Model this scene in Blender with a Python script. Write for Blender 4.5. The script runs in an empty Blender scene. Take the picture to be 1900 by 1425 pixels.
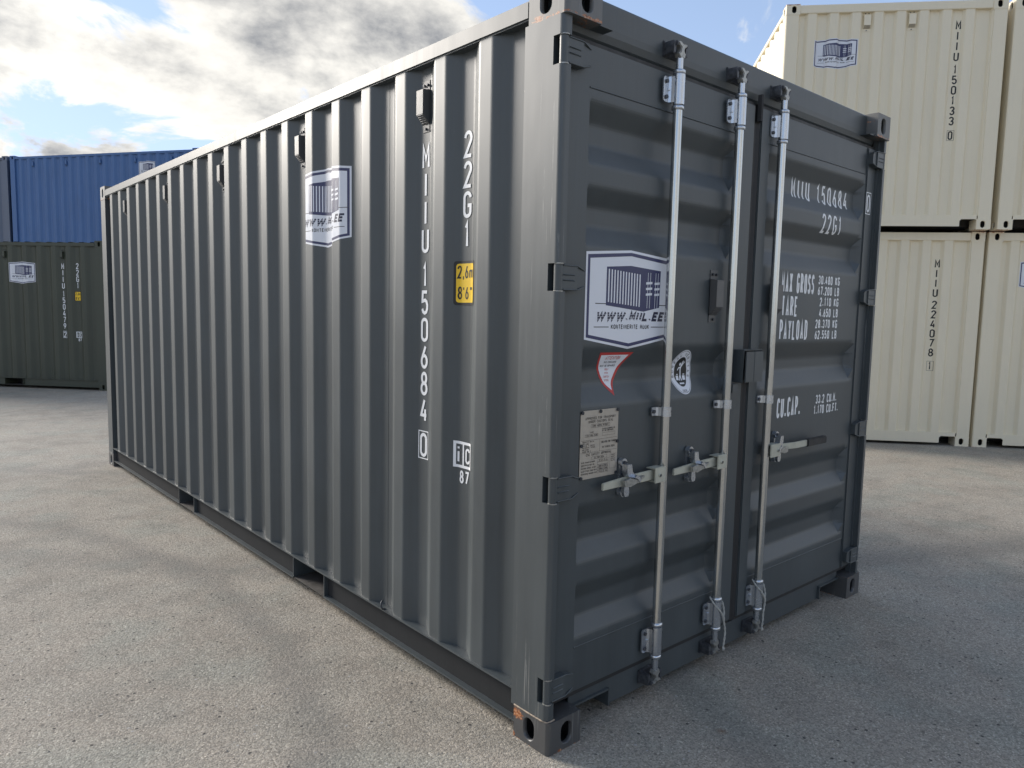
import bpy, bmesh, math, random
from mathutils import Vector, Matrix

random.seed(7)
C = bpy.context.scene.collection
S = bpy.context.scene
rad = math.radians

# ------------------------------------------------------------------ camera
cam_d = bpy.data.cameras.new('camera'); cam = bpy.data.objects.new('camera', cam_d); C.objects.link(cam)
cam.location = (-1.7015, -1.7084, 1.5337)
cam.rotation_euler = (1.47231, -0.02066, -0.71969)
cam_d.sensor_width = 36.0
cam_d.lens = 36.0 * 1366.08 / 1900.0
cam_d.clip_start = 0.05; cam_d.clip_end = 2000
S.camera = cam
S.render.resolution_x = 1024; S.render.resolution_y = 768

# ------------------------------------------------------------------ light
SUN_AZ, SUN_EL = -18.0, 23.0         # azimuth from +Y towards +X
SKY_STRENGTH = 0.13
sd = Vector((math.sin(rad(SUN_AZ)) * math.cos(rad(SUN_EL)), math.cos(rad(SUN_AZ)) * math.cos(rad(SUN_EL)), math.sin(rad(SUN_EL))))
sun_d = bpy.data.lights.new('sun', 'SUN'); sun_d.energy = 1.75; sun_d.angle = rad(20); sun_d.color = (1.0, 0.93, 0.84)
sun = bpy.data.objects.new('sun', sun_d); C.objects.link(sun)
sun.rotation_euler = sd.to_track_quat('Z', 'Y').to_euler()

W = bpy.data.worlds.new('World'); S.world = W; W.use_nodes = True
nt = W.node_tree; N = nt.nodes; Lk = nt.links; N.clear()
def nd(tree, t, **kw):
    n = tree.nodes.new(t)
    for k, v in kw.items(): setattr(n, k, v)
    return n
def math_n(tree, op, a=None, b=None, clamp=False):
    n = tree.nodes.new('ShaderNodeMath'); n.operation = op; n.use_clamp = clamp
    for i, v in enumerate((a, b)):
        if v is None: continue
        if isinstance(v, (int, float)): n.inputs[i].default_value = v
        else: tree.links.new(v, n.inputs[i])
    return n.outputs[0]
def ramp(tree, fac, stops, interp='LINEAR'):
    n = tree.nodes.new('ShaderNodeValToRGB'); n.color_ramp.interpolation = interp
    cr = n.color_ramp
    while len(cr.elements) < len(stops): cr.elements.new(0.5)
    for e, (p, c) in zip(cr.elements, stops):
        e.position = p; e.color = (c[0], c[1], c[2], 1) if isinstance(c, (tuple, list)) else (c, c, c, 1)
    tree.links.new(fac, n.inputs[0]); return n.outputs[0]
def mixc(tree, fac, a, b, blend='MIX'):
    n = tree.nodes.new('ShaderNodeMix'); n.data_type = 'RGBA'; n.blend_type = blend
    for s, v in ((n.inputs[0], fac), (n.inputs[6], a), (n.inputs[7], b)):
        if isinstance(v, (int, float)): s.default_value = v
        elif isinstance(v, (tuple, list)): s.default_value = (v[0], v[1], v[2], 1)
        else: tree.links.new(v, s)
    return n.outputs[2]
sky = nd(nt, 'ShaderNodeTexSky', sky_type='NISHITA'); sky.sun_disc = False
sky.sun_elevation = rad(SUN_EL); sky.sun_rotation = rad(SUN_AZ); sky.air_density = 1.0; sky.dust_density = 0.15; sky.ozone_density = 1.2
tc = nd(nt, 'ShaderNodeTexCoord')
sep = nd(nt, 'ShaderNodeSeparateXYZ'); Lk.new(tc.outputs['Generated'], sep.inputs[0])
zz = math_n(nt, 'ADD', math_n(nt, 'MAXIMUM', sep.outputs[2], 0.0), 0.30)
px = math_n(nt, 'DIVIDE', sep.outputs[0], zz); py = math_n(nt, 'DIVIDE', sep.outputs[1], zz)
cb = nd(nt, 'ShaderNodeCombineXYZ'); Lk.new(px, cb.inputs[0]); Lk.new(py, cb.inputs[1]); cb.inputs[2].default_value = 1.7
def wnoise(vec, scale, detail, rough=0.5, dist=0.0):
    n = nd(nt, 'ShaderNodeTexNoise'); n.inputs['Scale'].default_value = scale; n.inputs['Detail'].default_value = detail
    n.inputs['Roughness'].default_value = rough; n.inputs['Distortion'].default_value = dist
    Lk.new(vec, n.inputs['Vector']); return n.outputs[0]
n1 = wnoise(cb.outputs[0], 1.9, 14, 0.60, 0.6)
n2 = wnoise(cb.outputs[0], 0.75, 3)
n3 = wnoise(cb.outputs[0], 4.2, 9, 0.62)
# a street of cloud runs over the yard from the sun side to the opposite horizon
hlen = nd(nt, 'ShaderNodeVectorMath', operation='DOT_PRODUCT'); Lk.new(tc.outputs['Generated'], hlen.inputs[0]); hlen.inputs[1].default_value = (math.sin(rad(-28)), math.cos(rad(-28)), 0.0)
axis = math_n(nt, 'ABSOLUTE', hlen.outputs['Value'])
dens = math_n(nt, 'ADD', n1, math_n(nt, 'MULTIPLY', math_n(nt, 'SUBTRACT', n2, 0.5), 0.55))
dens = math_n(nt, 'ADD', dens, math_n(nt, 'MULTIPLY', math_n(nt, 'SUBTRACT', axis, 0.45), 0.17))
mask = ramp(nt, dens, [(0.485, 0.0), (0.555, 1.0)], 'EASE')
shade = math_n(nt, 'ADD', math_n(nt, 'MULTIPLY', dens, 0.5), math_n(nt, 'MULTIPLY', n3, 0.5))
core = ramp(nt, shade, [(0.45, (1.0, 0.965, 0.90)), (0.535, (0.80, 0.78, 0.735)), (0.665, (0.30, 0.31, 0.33))])
skym = nd(nt, 'ShaderNodeVectorMath', operation='SCALE'); hs = nd(nt, 'ShaderNodeHueSaturation'); hs.inputs['Saturation'].default_value = 0.88; Lk.new(sky.outputs[0], hs.inputs['Color']); Lk.new(hs.outputs[0], skym.inputs[0]); skym.inputs['Scale'].default_value = SKY_STRENGTH
cloudm = nd(nt, 'ShaderNodeVectorMath', operation='SCALE'); Lk.new(core, cloudm.inputs[0])
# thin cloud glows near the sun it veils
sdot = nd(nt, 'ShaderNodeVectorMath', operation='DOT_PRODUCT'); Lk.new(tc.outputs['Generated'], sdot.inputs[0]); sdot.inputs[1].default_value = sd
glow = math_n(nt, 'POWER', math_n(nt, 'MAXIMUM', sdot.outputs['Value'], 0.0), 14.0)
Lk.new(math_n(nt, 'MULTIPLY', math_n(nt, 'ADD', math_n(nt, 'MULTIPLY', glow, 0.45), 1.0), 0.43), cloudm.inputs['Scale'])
# the phone holds back the bright part of the clear sky: c / (1 + k c)
den = nd(nt, 'ShaderNodeVectorMath', operation='MULTIPLY_ADD'); Lk.new(skym.outputs[0], den.inputs[0]); den.inputs[1].default_value = (2.6, 2.0, 1.25); den.inputs[2].default_value = (1, 1, 1)
com = nd(nt, 'ShaderNodeVectorMath', operation='DIVIDE'); Lk.new(skym.outputs[0], com.inputs[0]); Lk.new(den.outputs[0], com.inputs[1])
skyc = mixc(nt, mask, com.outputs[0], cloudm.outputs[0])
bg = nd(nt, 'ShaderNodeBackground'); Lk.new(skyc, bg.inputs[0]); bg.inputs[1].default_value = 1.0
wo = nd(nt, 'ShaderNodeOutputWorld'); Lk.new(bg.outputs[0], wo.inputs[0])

S.view_settings.view_transform = 'Standard'; S.view_settings.look = 'None'
S.view_settings.gamma = 1.0; S.view_settings.exposure = 1.48; S.view_settings.use_curve_mapping = False
S.render.engine = 'CYCLES'

# ------------------------------------------------------------------ materials
def mat(name):
    m = bpy.data.materials.new(name); m.use_nodes = True
    t = m.node_tree; b = t.nodes['Principled BSDF']; return m, t, b
def coords(t, scale=(1, 1, 1)):
    c = t.nodes.new('ShaderNodeTexCoord'); mp = t.nodes.new('ShaderNodeMapping'); mp.inputs['Scale'].default_value = scale
    t.links.new(c.outputs['Object'], mp.inputs[0]); return mp.outputs[0]
def noise(t, vec, scale, detail=4, rough=0.5):
    n = t.nodes.new('ShaderNodeTexNoise'); n.inputs['Scale'].default_value = scale; n.inputs['Detail'].default_value = detail; n.inputs['Roughness'].default_value = rough
    t.links.new(vec, n.inputs['Vector']); return n.outputs[0]
def bump(t, b, h, strength, dist):
    n = t.nodes.new('ShaderNodeBump'); n.inputs['Strength'].default_value = strength; n.inputs['Distance'].default_value = dist
    t.links.new(h, n.inputs['Height']); t.links.new(n.outputs[0], b.inputs['Normal'])
RUST_SPOTS = [(0.0, .158, .092, .029), (0.0, .178, .008, .010), (.060, .0, -.004, .018), (0.0, .130, 2.480, .022)]
def paint(name, col, rough=0.42, wear=None, spec=0.9, streak=0.18, scratches=False, rust=False, rust_lo=None):
    m, t, b = mat(name)
    v = coords(t); vs = coords(t, (7, 7, 0.5)); vf = coords(t, (40, 40, 1.3))
    a = noise(t, v, 1.7, 5, 0.6); s = noise(t, vs, 3.0, 4, 0.6); f = noise(t, vf, 2.0, 3)
    mixv = math_n(t, 'ADD', math_n(t, 'MULTIPLY', a, 0.5), math_n(t, 'ADD', math_n(t, 'MULTIPLY', s, 0.35), math_n(t, 'MULTIPLY', f, 0.15)))
    lo = tuple(c * (1 - streak) for c in col); hi = tuple(c * (1 + streak) for c in col)
    c = ramp(t, mixv, [(0.32, lo), (0.68, hi)])
    # fine dust specks
    dn = noise(t, v, 210, 2); c = mixc(t, math_n(t, 'MULTIPLY', ramp(t, dn, [(0.70, 0.0), (0.80, 1.0)]), 0.25), c, (0.22, 0.215, 0.20))
    if wear:
        wn = noise(t, coords(t, (9, 9, 1.2)), 2.6, 8, 0.7)
        c = mixc(t, math_n(t, 'MULTIPLY', ramp(t, wn, [(0.60, 0.0), (0.70, 1.0)]), 0.6), c, wear)
    if scratches:
        sc = noise(t, coords(t, (150, 95, 2.2)), 1.0, 2, 0.45)
        sm = noise(t, coords(t, (9, 9, 2.4)), 1.3, 5, 0.7)
        k = math_n(t, 'MULTIPLY', ramp(t, sc, [(0.62, 0.0), (0.69, 1.0)]), ramp(t, sm, [(0.50, 0.0), (0.60, 1.0)]))
        c = mixc(t, math_n(t, 'MULTIPLY', k, 0.55), c, (0.26, 0.26, 0.25))
        sc2 = noise(t, coords(t, (70, 70, 12)), 1.0, 7, 0.72)
        c = mixc(t, math_n(t, 'MULTIPLY', ramp(t, sc2, [(0.70, 0.0), (0.74, 1.0)]), 0.6), c, (0.40, 0.39, 0.36))
    if rust:
        cc = t.nodes.new('ShaderNodeTexCoord'); sp = t.nodes.new('ShaderNodeSeparateXYZ'); t.links.new(cc.outputs['Object'], sp.inputs[0])
        rn = noise(t, v, 42, 7, 0.72); rbig = noise(t, v, 9, 3)
        for (za, zb, k, thr) in rust:
            band = ramp(t, math_n(t, 'DIVIDE', math_n(t, 'ABSOLUTE', math_n(t, 'SUBTRACT', sp.outputs[2], za)), zb), [(0.0, 1.0), (1.0, 0.0)])
            val = math_n(t, 'ADD', math_n(t, 'MULTIPLY', band, 0.42), math_n(t, 'ADD', math_n(t, 'MULTIPLY', rn, 0.55), math_n(t, 'MULTIPLY', rbig, 0.35)))
            mk = math_n(t, 'MULTIPLY', math_n(t, 'MULTIPLY', ramp(t, val, [(thr, 0.0), (thr + 0.035, 1.0)]), band), k)
            rc = ramp(t, noise(t, v, 130, 4), [(0.35, (0.10, 0.032, 0.012)), (0.5, (0.42, 0.13, 0.03)), (0.68, (0.50, 0.36, 0.24))])
            c = mixc(t, math_n(t, 'MINIMUM', math_n(t, 'MULTIPLY', mk, 2.0), 1.0), c, rc)
        for (sx_, sy_, sz_, sr_) in RUST_SPOTS:
            dn_ = t.nodes.new('ShaderNodeVectorMath'); dn_.operation = 'DISTANCE'; t.links.new(cc.outputs['Object'], dn_.inputs[0]); dn_.inputs[1].default_value = (sx_, sy_, sz_)
            dv = math_n(t, 'ADD', math_n(t, 'DIVIDE', dn_.outputs['Value'], sr_), math_n(t, 'MULTIPLY', math_n(t, 'SUBTRACT', rn, 0.5), 3.2))
            c = mixc(t, ramp(t, dv, [(0.62, 1.0), (0.80, 0.0)]), c, rc)
    t.links.new(c, b.inputs['Base Color'])
    r = ramp(t, math_n(t, 'ADD', math_n(t, 'MULTIPLY', a, 0.5), math_n(t, 'MULTIPLY', s, 0.5)), [(0.3, rough * 0.88), (0.7, rough * 1.15)])
    t.links.new(r, b.inputs['Roughness']); b.inputs['Specular IOR Level'].default_value = spec
    wv = noise(t, coords(t, (1, 1, 0.45)), 5.0, 2); op = noise(t, v, 330, 2)
    bump(t, b, math_n(t, 'ADD', wv, math_n(t, 'MULTIPLY', op, 0.008)), 0.22, 0.006)
    return m
def plain(name, col, rough=0.5, metallic=0.0, var=0.0, sc=30, spec=0.5):
    m, t, b = mat(name); v = coords(t)
    n = noise(t, v, sc, 5, 0.6)
    c = ramp(t, n, [(0.3, tuple(x * (1 - var) for x in col)), (0.7, tuple(x * (1 + var) for x in col))])
    t.links.new(c, b.inputs['Base Color']); b.inputs['Metallic'].default_value = metallic; b.inputs['Specular IOR Level'].default_value = spec
    t.links.new(ramp(t, n, [(0.3, rough * 0.85), (0.7, rough * 1.2)]), b.inputs['Roughness'])
    bump(t, b, noise(t, v, sc * 6, 3), 0.15, 0.001)
    return m
GREY = (0.051, 0.062, 0.067)
M = {}
M['grey'] = paint('dark grey container paint', GREY, 0.44, spec=0.75, streak=0.22)
M['grey_post'] = paint('scraped dark grey paint', GREY, 0.42, scratches=True)
M['grey_rust'] = paint('dark grey paint rusting at the edges', (0.062, 0.063, 0.064), 0.45, scratches=True, rust=[(0.114, 0.014, 1.0, 0.90), (0.0, 0.012, 1.0, 0.86)])
M['grey_toprust'] = paint('scuffed grey casting paint', (0.12, 0.12, 0.115), 0.5, scratches=True, rust=[(2.478, 0.03, 1.0, 0.84), (2.55, 0.05, 1.0, 0.93)])
M['worn_edge'] = plain('bare worn weld edge', (0.34, 0.27, 0.20), 0.6, var=0.5, sc=90)
M['hollow_shade'] = plain('hollow interior with shade in the colour', (0.02, 0.02, 0.02), 0.8)  # near-black colour stands in for the shade inside hollows
M['rubber'] = plain('black door gasket rubber', (0.022, 0.022, 0.023), 0.55, var=0.2)
M['zinc'] = plain('galvanised steel', (0.58, 0.61, 0.65), 0.26, 0.92, 0.04, 9)
M['zinc_dull'] = plain('dull galvanised bar', (0.60, 0.61, 0.60), 0.17, 0.95, 0.05, 6)
M['zinc_dirty'] = plain('dark greased forging', (0.10, 0.105, 0.115), 0.45, 0.6, 0.4, 60)
M['forge'] = plain('cast lock cam', (0.38, 0.38, 0.36), 0.42, 0.7, 0.35, 70)
M['handle'] = plain('cream plated handle', (0.50, 0.50, 0.42), 0.42, 0.25, 0.08, 30)
M['bolt'] = plain('dark bolt head', (0.05, 0.055, 0.065), 0.45, 0.5, 0.2)
M['grip'] = plain('black rubber grip', (0.025, 0.025, 0.026), 0.6)
M['vent_face'] = plain('grey vent cover plastic', (0.10, 0.10, 0.10), 0.38)
M['rope'] = plain('pale cord', (0.42, 0.42, 0.39), 0.9, var=0.2, sc=200)
M['white'] = plain('white marking film', (0.84, 0.85, 0.86), 0.44, spec=0.9)
M['white_d'] = plain('white sticker film', (0.76, 0.78, 0.83), 0.35)
M['navy'] = plain('navy print', (0.035, 0.04, 0.115), 0.35)
M['navy2'] = plain('deep navy print', (0.015, 0.018, 0.05), 0.35)
M['red'] = plain('red print', (0.50, 0.045, 0.04), 0.4)
M['yellow'] = plain('yellow label film', (0.90, 0.58, 0.02), 0.4)
M['ink'] = plain('black ink', (0.012, 0.012, 0.012), 0.45)
M['plate'] = plain('brushed steel data plate', (0.46, 0.42, 0.36), 0.42, 0.35, 0.06, 40)
M['etch'] = plain('etched print', (0.05, 0.045, 0.04), 0.6)
CREAM = (0.82, 0.735, 0.55)
M['cream'] = paint('cream container paint', CREAM, 0.5, streak=0.04)
M['cream_rust'] = paint('cream paint with rust bleeding', CREAM, 0.5, streak=0.04, rust=[(2.591, 0.06, 1.0, 0.82), (0.0, 0.03, 1.0, 0.86)])
M['rail_web_matt'] = paint('matt dark grey rail web', (0.032, 0.033, 0.034), 0.9, spec=0.1)  # bottom rail web, set darker and duller than the other rail faces
M['green'] = paint('dark green container paint', (0.050, 0.058, 0.041), 0.42, spec=0.55)
M['blue'] = paint('blue container paint', (0.080, 0.165, 0.36), 0.42, streak=0.10, spec=0.35)
M['blue2'] = paint('blue container paint greyed for reflection', (0.075, 0.105, 0.17), 0.4, streak=0.14)  # blue with the grey of its reflection mixed into the colour
M['steel_floor'] = plain('weathered underside steel', (0.06, 0.055, 0.05), 0.7, var=0.3)

def asphalt():
    m, t, b = mat('worn asphalt'); v = coords(t)
    vo = t.nodes.new('ShaderNodeTexVoronoi'); vo.inputs['Scale'].default_value = 165; t.links.new(v, vo.inputs['Vector'])
    vo2 = t.nodes.new('ShaderNodeTexVoronoi'); vo2.inputs['Scale'].default_value = 62; t.links.new(v, vo2.inputs['Vector'])
    sepc = t.nodes.new('ShaderNodeSeparateColor'); t.links.new(vo.outputs['Color'], sepc.inputs[0])
    sepc2 = t.nodes.new('ShaderNodeSeparateColor'); t.links.new(vo2.outputs['Color'], sepc2.inputs[0])
    big = noise(t, v, 0.55, 6, 0.6); mid = noise(t, v, 3.2, 5, 0.62); hue = noise(t, v, 1.9, 3); fine = noise(t, v, 260, 3, 0.6)
    base = ramp(t, hue, [(0.36, (0.330, 0.304, 0.255)), (0.5, (0.350, 0.312, 0.258)), (0.64, (0.318, 0.304, 0.256))])
    k = math_n(t, 'ADD', math_n(t, 'MULTIPLY', big, 0.5), math_n(t, 'MULTIPLY', mid, 0.5))
    base = mixc(t, 1.0, base, ramp(t, k, [(0.36, 0.76), (0.50, 1.0), (0.64, 1.12)]), 'MULTIPLY')
    grain = ramp(t, sepc.outputs[0], [(0.0, 0.62), (0.55, 1.0), (0.95, 1.2), (0.99, 1.6)])
    base = mixc(t, 1.0, base, grain, 'MULTIPLY')
    base = mixc(t, 1.0, base, ramp(t, fine, [(0.3, 0.80), (0.7, 1.2)]), 'MULTIPLY')
    base = mixc(t, math_n(t, 'MULTIPLY', ramp(t, sepc2.outputs[1], [(0.982, 0.0), (0.986, 1.0)]), math_n(t, 'LESS_THAN', vo2.outputs['Distance'], 0.33)), base, (0.42, 0.40, 0.37))
    base = mixc(t, math_n(t, 'MULTIPLY', ramp(t, sepc2.outputs[2], [(0.985, 0.0), (0.99, 1.0)]), math_n(t, 'LESS_THAN', vo2.outputs['Distance'], 0.36)), base, (0.07, 0.065, 0.06))
    # tyre tracks: faint darker arcs
    cc = t.nodes.new('ShaderNodeTexCoord')
    for (cx, cy, r, w, kk) in ((-4.6, 2.0, 4.3, 0.16, 0.20), (-4.6, 2.0, 5.75, 0.18, 0.16), (9.0, 12.0, 13.2, 0.25, 0.16), (-9.0, 14.0, 8.4, 0.22, 0.18)):
        d = t.nodes.new('ShaderNodeVectorMath'); d.operation = 'DISTANCE'; t.links.new(cc.outputs['Object'], d.inputs[0]); d.inputs[1].default_value = (cx, cy, 0)
        dd = math_n(t, 'ADD', d.outputs['Value'], math_n(t, 'MULTIPLY', mid, 0.35))
        ring = ramp(t, math_n(t, 'DIVIDE', math_n(t, 'ABSOLUTE', math_n(t, 'SUBTRACT', dd, r + 0.17)), w), [(0.0, 1.0), (1.0, 0.0)], 'EASE')
        base = mixc(t, math_n(t, 'MULTIPLY', math_n(t, 'MULTIPLY', ring, mid), min(kk * 3.2, 1.0)), base, (0.11, 0.11, 0.105))
    # small brown stain
    d = t.nodes.new('ShaderNodeVectorMath'); d.operation = 'DISTANCE'; t.links.new(cc.outputs['Object'], d.inputs[0]); d.inputs[1].default_value = (0.616, -0.295, 0)
    st = ramp(t, math_n(t, 'ADD', d.outputs['Value'], math_n(t, 'MULTIPLY', fine, 0.02)), [(0.008, 0.6), (0.036, 0.0)])
    base = mixc(t, st, base, (0.17, 0.075, 0.03))
    t.links.new(base, b.inputs['Base Color']); b.inputs['Roughness'].default_value = 0.82; b.inputs['Specular IOR Level'].default_value = 0.35
    h = math_n(t, 'ADD', math_n(t, 'MULTIPLY', math_n(t, 'SUBTRACT', 1.0, vo.outputs['Distance']), 0.6), math_n(t, 'ADD', math_n(t, 'MULTIPLY', sepc.outputs[1], 0.5), math_n(t, 'MULTIPLY', fine, 0.5)))
    h = math_n(t, 'ADD', h, math_n(t, 'MULTIPLY', math_n(t, 'SUBTRACT', 1.0, vo2.outputs['Distance']), 0.6))
    bump(t, b, h, 0.55, 0.005)
    return m
M['asphalt'] = asphalt()

# ------------------------------------------------------------------ mesh builder
class MB:
    def __init__(s): s.v = []; s.f = []; s.m = []; s.mats = []; s.sm = []
    def mi(s, m):
        if m not in s.mats: s.mats.append(m)
        return s.mats.index(m)
    def add(s, vs, fs, m, smooth=False):
        o = len(s.v); s.v += [tuple(v) for v in vs]; k = s.mi(m)
        for f in fs: s.f.append(tuple(i + o for i in f)); s.m.append(k); s.sm.append(smooth)
    def box(s, x0, x1, y0, y1, z0, z1, m):
        s.add([(x0, y0, z0), (x1, y0, z0), (x1, y1, z0), (x0, y1, z0), (x0, y0, z1), (x1, y0, z1), (x1, y1, z1), (x0, y1, z1)],
              [(0, 3, 2, 1), (4, 5, 6, 7), (0, 1, 5, 4), (1, 2, 6, 5), (2, 3, 7, 6), (3, 0, 4, 7)], m)
    def prism(s, pts, a0, a1, m, axis='z', smooth=False, caps=True):
        """extrude a closed 2D outline along an axis; pts are (x,y) for z, (x,z) for y, (y,z) for x"""
        def P(p, a):
            return {'z': (p[0], p[1], a), 'y': (p[0], a, p[1]), 'x': (a, p[0], p[1])}[axis]
        n = len(pts); vs = [P(p, a0) for p in pts] + [P(p, a1) for p in pts]
        s.add(vs, [(i, (i + 1) % n, n + (i + 1) % n, n + i) for i in range(n)], m, smooth)
        if caps: s.add(vs, [tuple(range(n - 1, -1, -1)), tuple(range(n, 2 * n))], m)
    def sheet(s, prof, a0, a1, m, fn):
        """open profile [(s,d)] swept from a0 to a1; fn(s,d,a)->xyz"""
        n = len(prof); vs = [fn(p[0], p[1], a0) for p in prof] + [fn(p[0], p[1], a1) for p in prof]
        s.add(vs, [(i, i + 1, n + i + 1, n + i) for i in range(n - 1)], m)
    def tube(s, pts, r, m, n=10, caps=True, r2=None):
        pts = [Vector(p) for p in pts]; k = len(pts); vs = []; up = None
        for i, p in enumerate(pts):
            d = (pts[min(i + 1, k - 1)] - pts[max(i - 1, 0)]).normalized()
            if up is None: up = Vector((0, 0, 1)) if abs(d.z) < 0.9 else Vector((1, 0, 0))
            u = (up - d * up.dot(d)).normalized(); w = d.cross(u); up = u
            rr = r[i] if isinstance(r, (list, tuple)) else r
            for j in range(n):
                a = 2 * math.pi * j / n; vs.append(p + u * math.cos(a) * rr + w * math.sin(a) * rr)
        s.add(vs, [(i * n + j, i * n + (j + 1) % n, (i + 1) * n + (j + 1) % n, (i + 1) * n + j) for i in range(k - 1) for j in range(n)], m, True)
        if caps: s.add(vs, [tuple(range(n - 1, -1, -1)), tuple((k - 1) * n + j for j in range(n))], m)
    def cyl(s, p0, p1, r, m, n=16): s.tube([p0, p1], r, m, n)
    def mirror_x(s, w):
        s.v = [(w - v[0], v[1], v[2]) for v in s.v]; s.f = [tuple(reversed(f)) for f in s.f]; return s
    def build(s, name, parent=None, bevel=0, label=None):
        me = bpy.data.meshes.new(name); me.from_pydata(s.v, [], s.f)
        for m in s.mats: me.materials.append(M[m])
        me.polygons.foreach_set('material_index', s.m); me.polygons.foreach_set('use_smooth', s.sm)
        if bevel:
            bm = bmesh.new(); bm.from_mesh(me); bmesh.ops.remove_doubles(bm, verts=bm.verts, dist=1e-5)
            bmesh.ops.recalc_face_normals(bm, faces=bm.faces)
            es = [e for e in bm.edges if len(e.link_faces) == 2 and e.calc_face_angle(0) > 0.6]
            bmesh.ops.bevel(bm, geom=es, offset=bevel, segments=2, affect='EDGES', clamp_overlap=True)
            bm.to_mesh(me); bm.free()
        me.update(); o = bpy.data.objects.new(name, me); C.objects.link(o)
        if parent: o.parent = parent
        if label: o['label'] = label
        return o
def share(o, parent, loc=(0, 0, 0)):
    c = o.copy(); C.objects.link(c); c.parent = parent; c.location = loc; return c
def thing(name, label, cat, loc=(0, 0, 0), rz=0, group=None):
    o = bpy.data.objects.new(name, None); C.objects.link(o); o.empty_display_size = 0.3
    o.location = loc; o.rotation_euler = (0, 0, rz); o['label'] = label; o['category'] = cat
    if group: o['group'] = group
    return o

def interp(prof, x):
    if x <= prof[0][0]: return prof[0][1]
    for (a, da), (b, db) in zip(prof, prof[1:]):
        if x <= b: return da + (db - da) * (x - a) / (b - a) if b > a else db
    return prof[-1][1]
def rounded(prof, r=0.009):
    """replace each bend of the profile by a short arc"""
    out = [prof[0]]
    for i in range(1, len(prof) - 1):
        p0, p1, p2 = (Vector(q) for q in prof[i - 1:i + 2])
        a = p1 + (p0 - p1).normalized() * min(r, (p0 - p1).length * .45); b = p1 + (p2 - p1).normalized() * min(r, (p2 - p1).length * .45)
        for k in range(4):
            t = k / 3; out.append(tuple(a * (1 - t) ** 2 + p1 * 2 * t * (1 - t) + b * t * t))
    out.append(prof[-1]); return out

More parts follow.
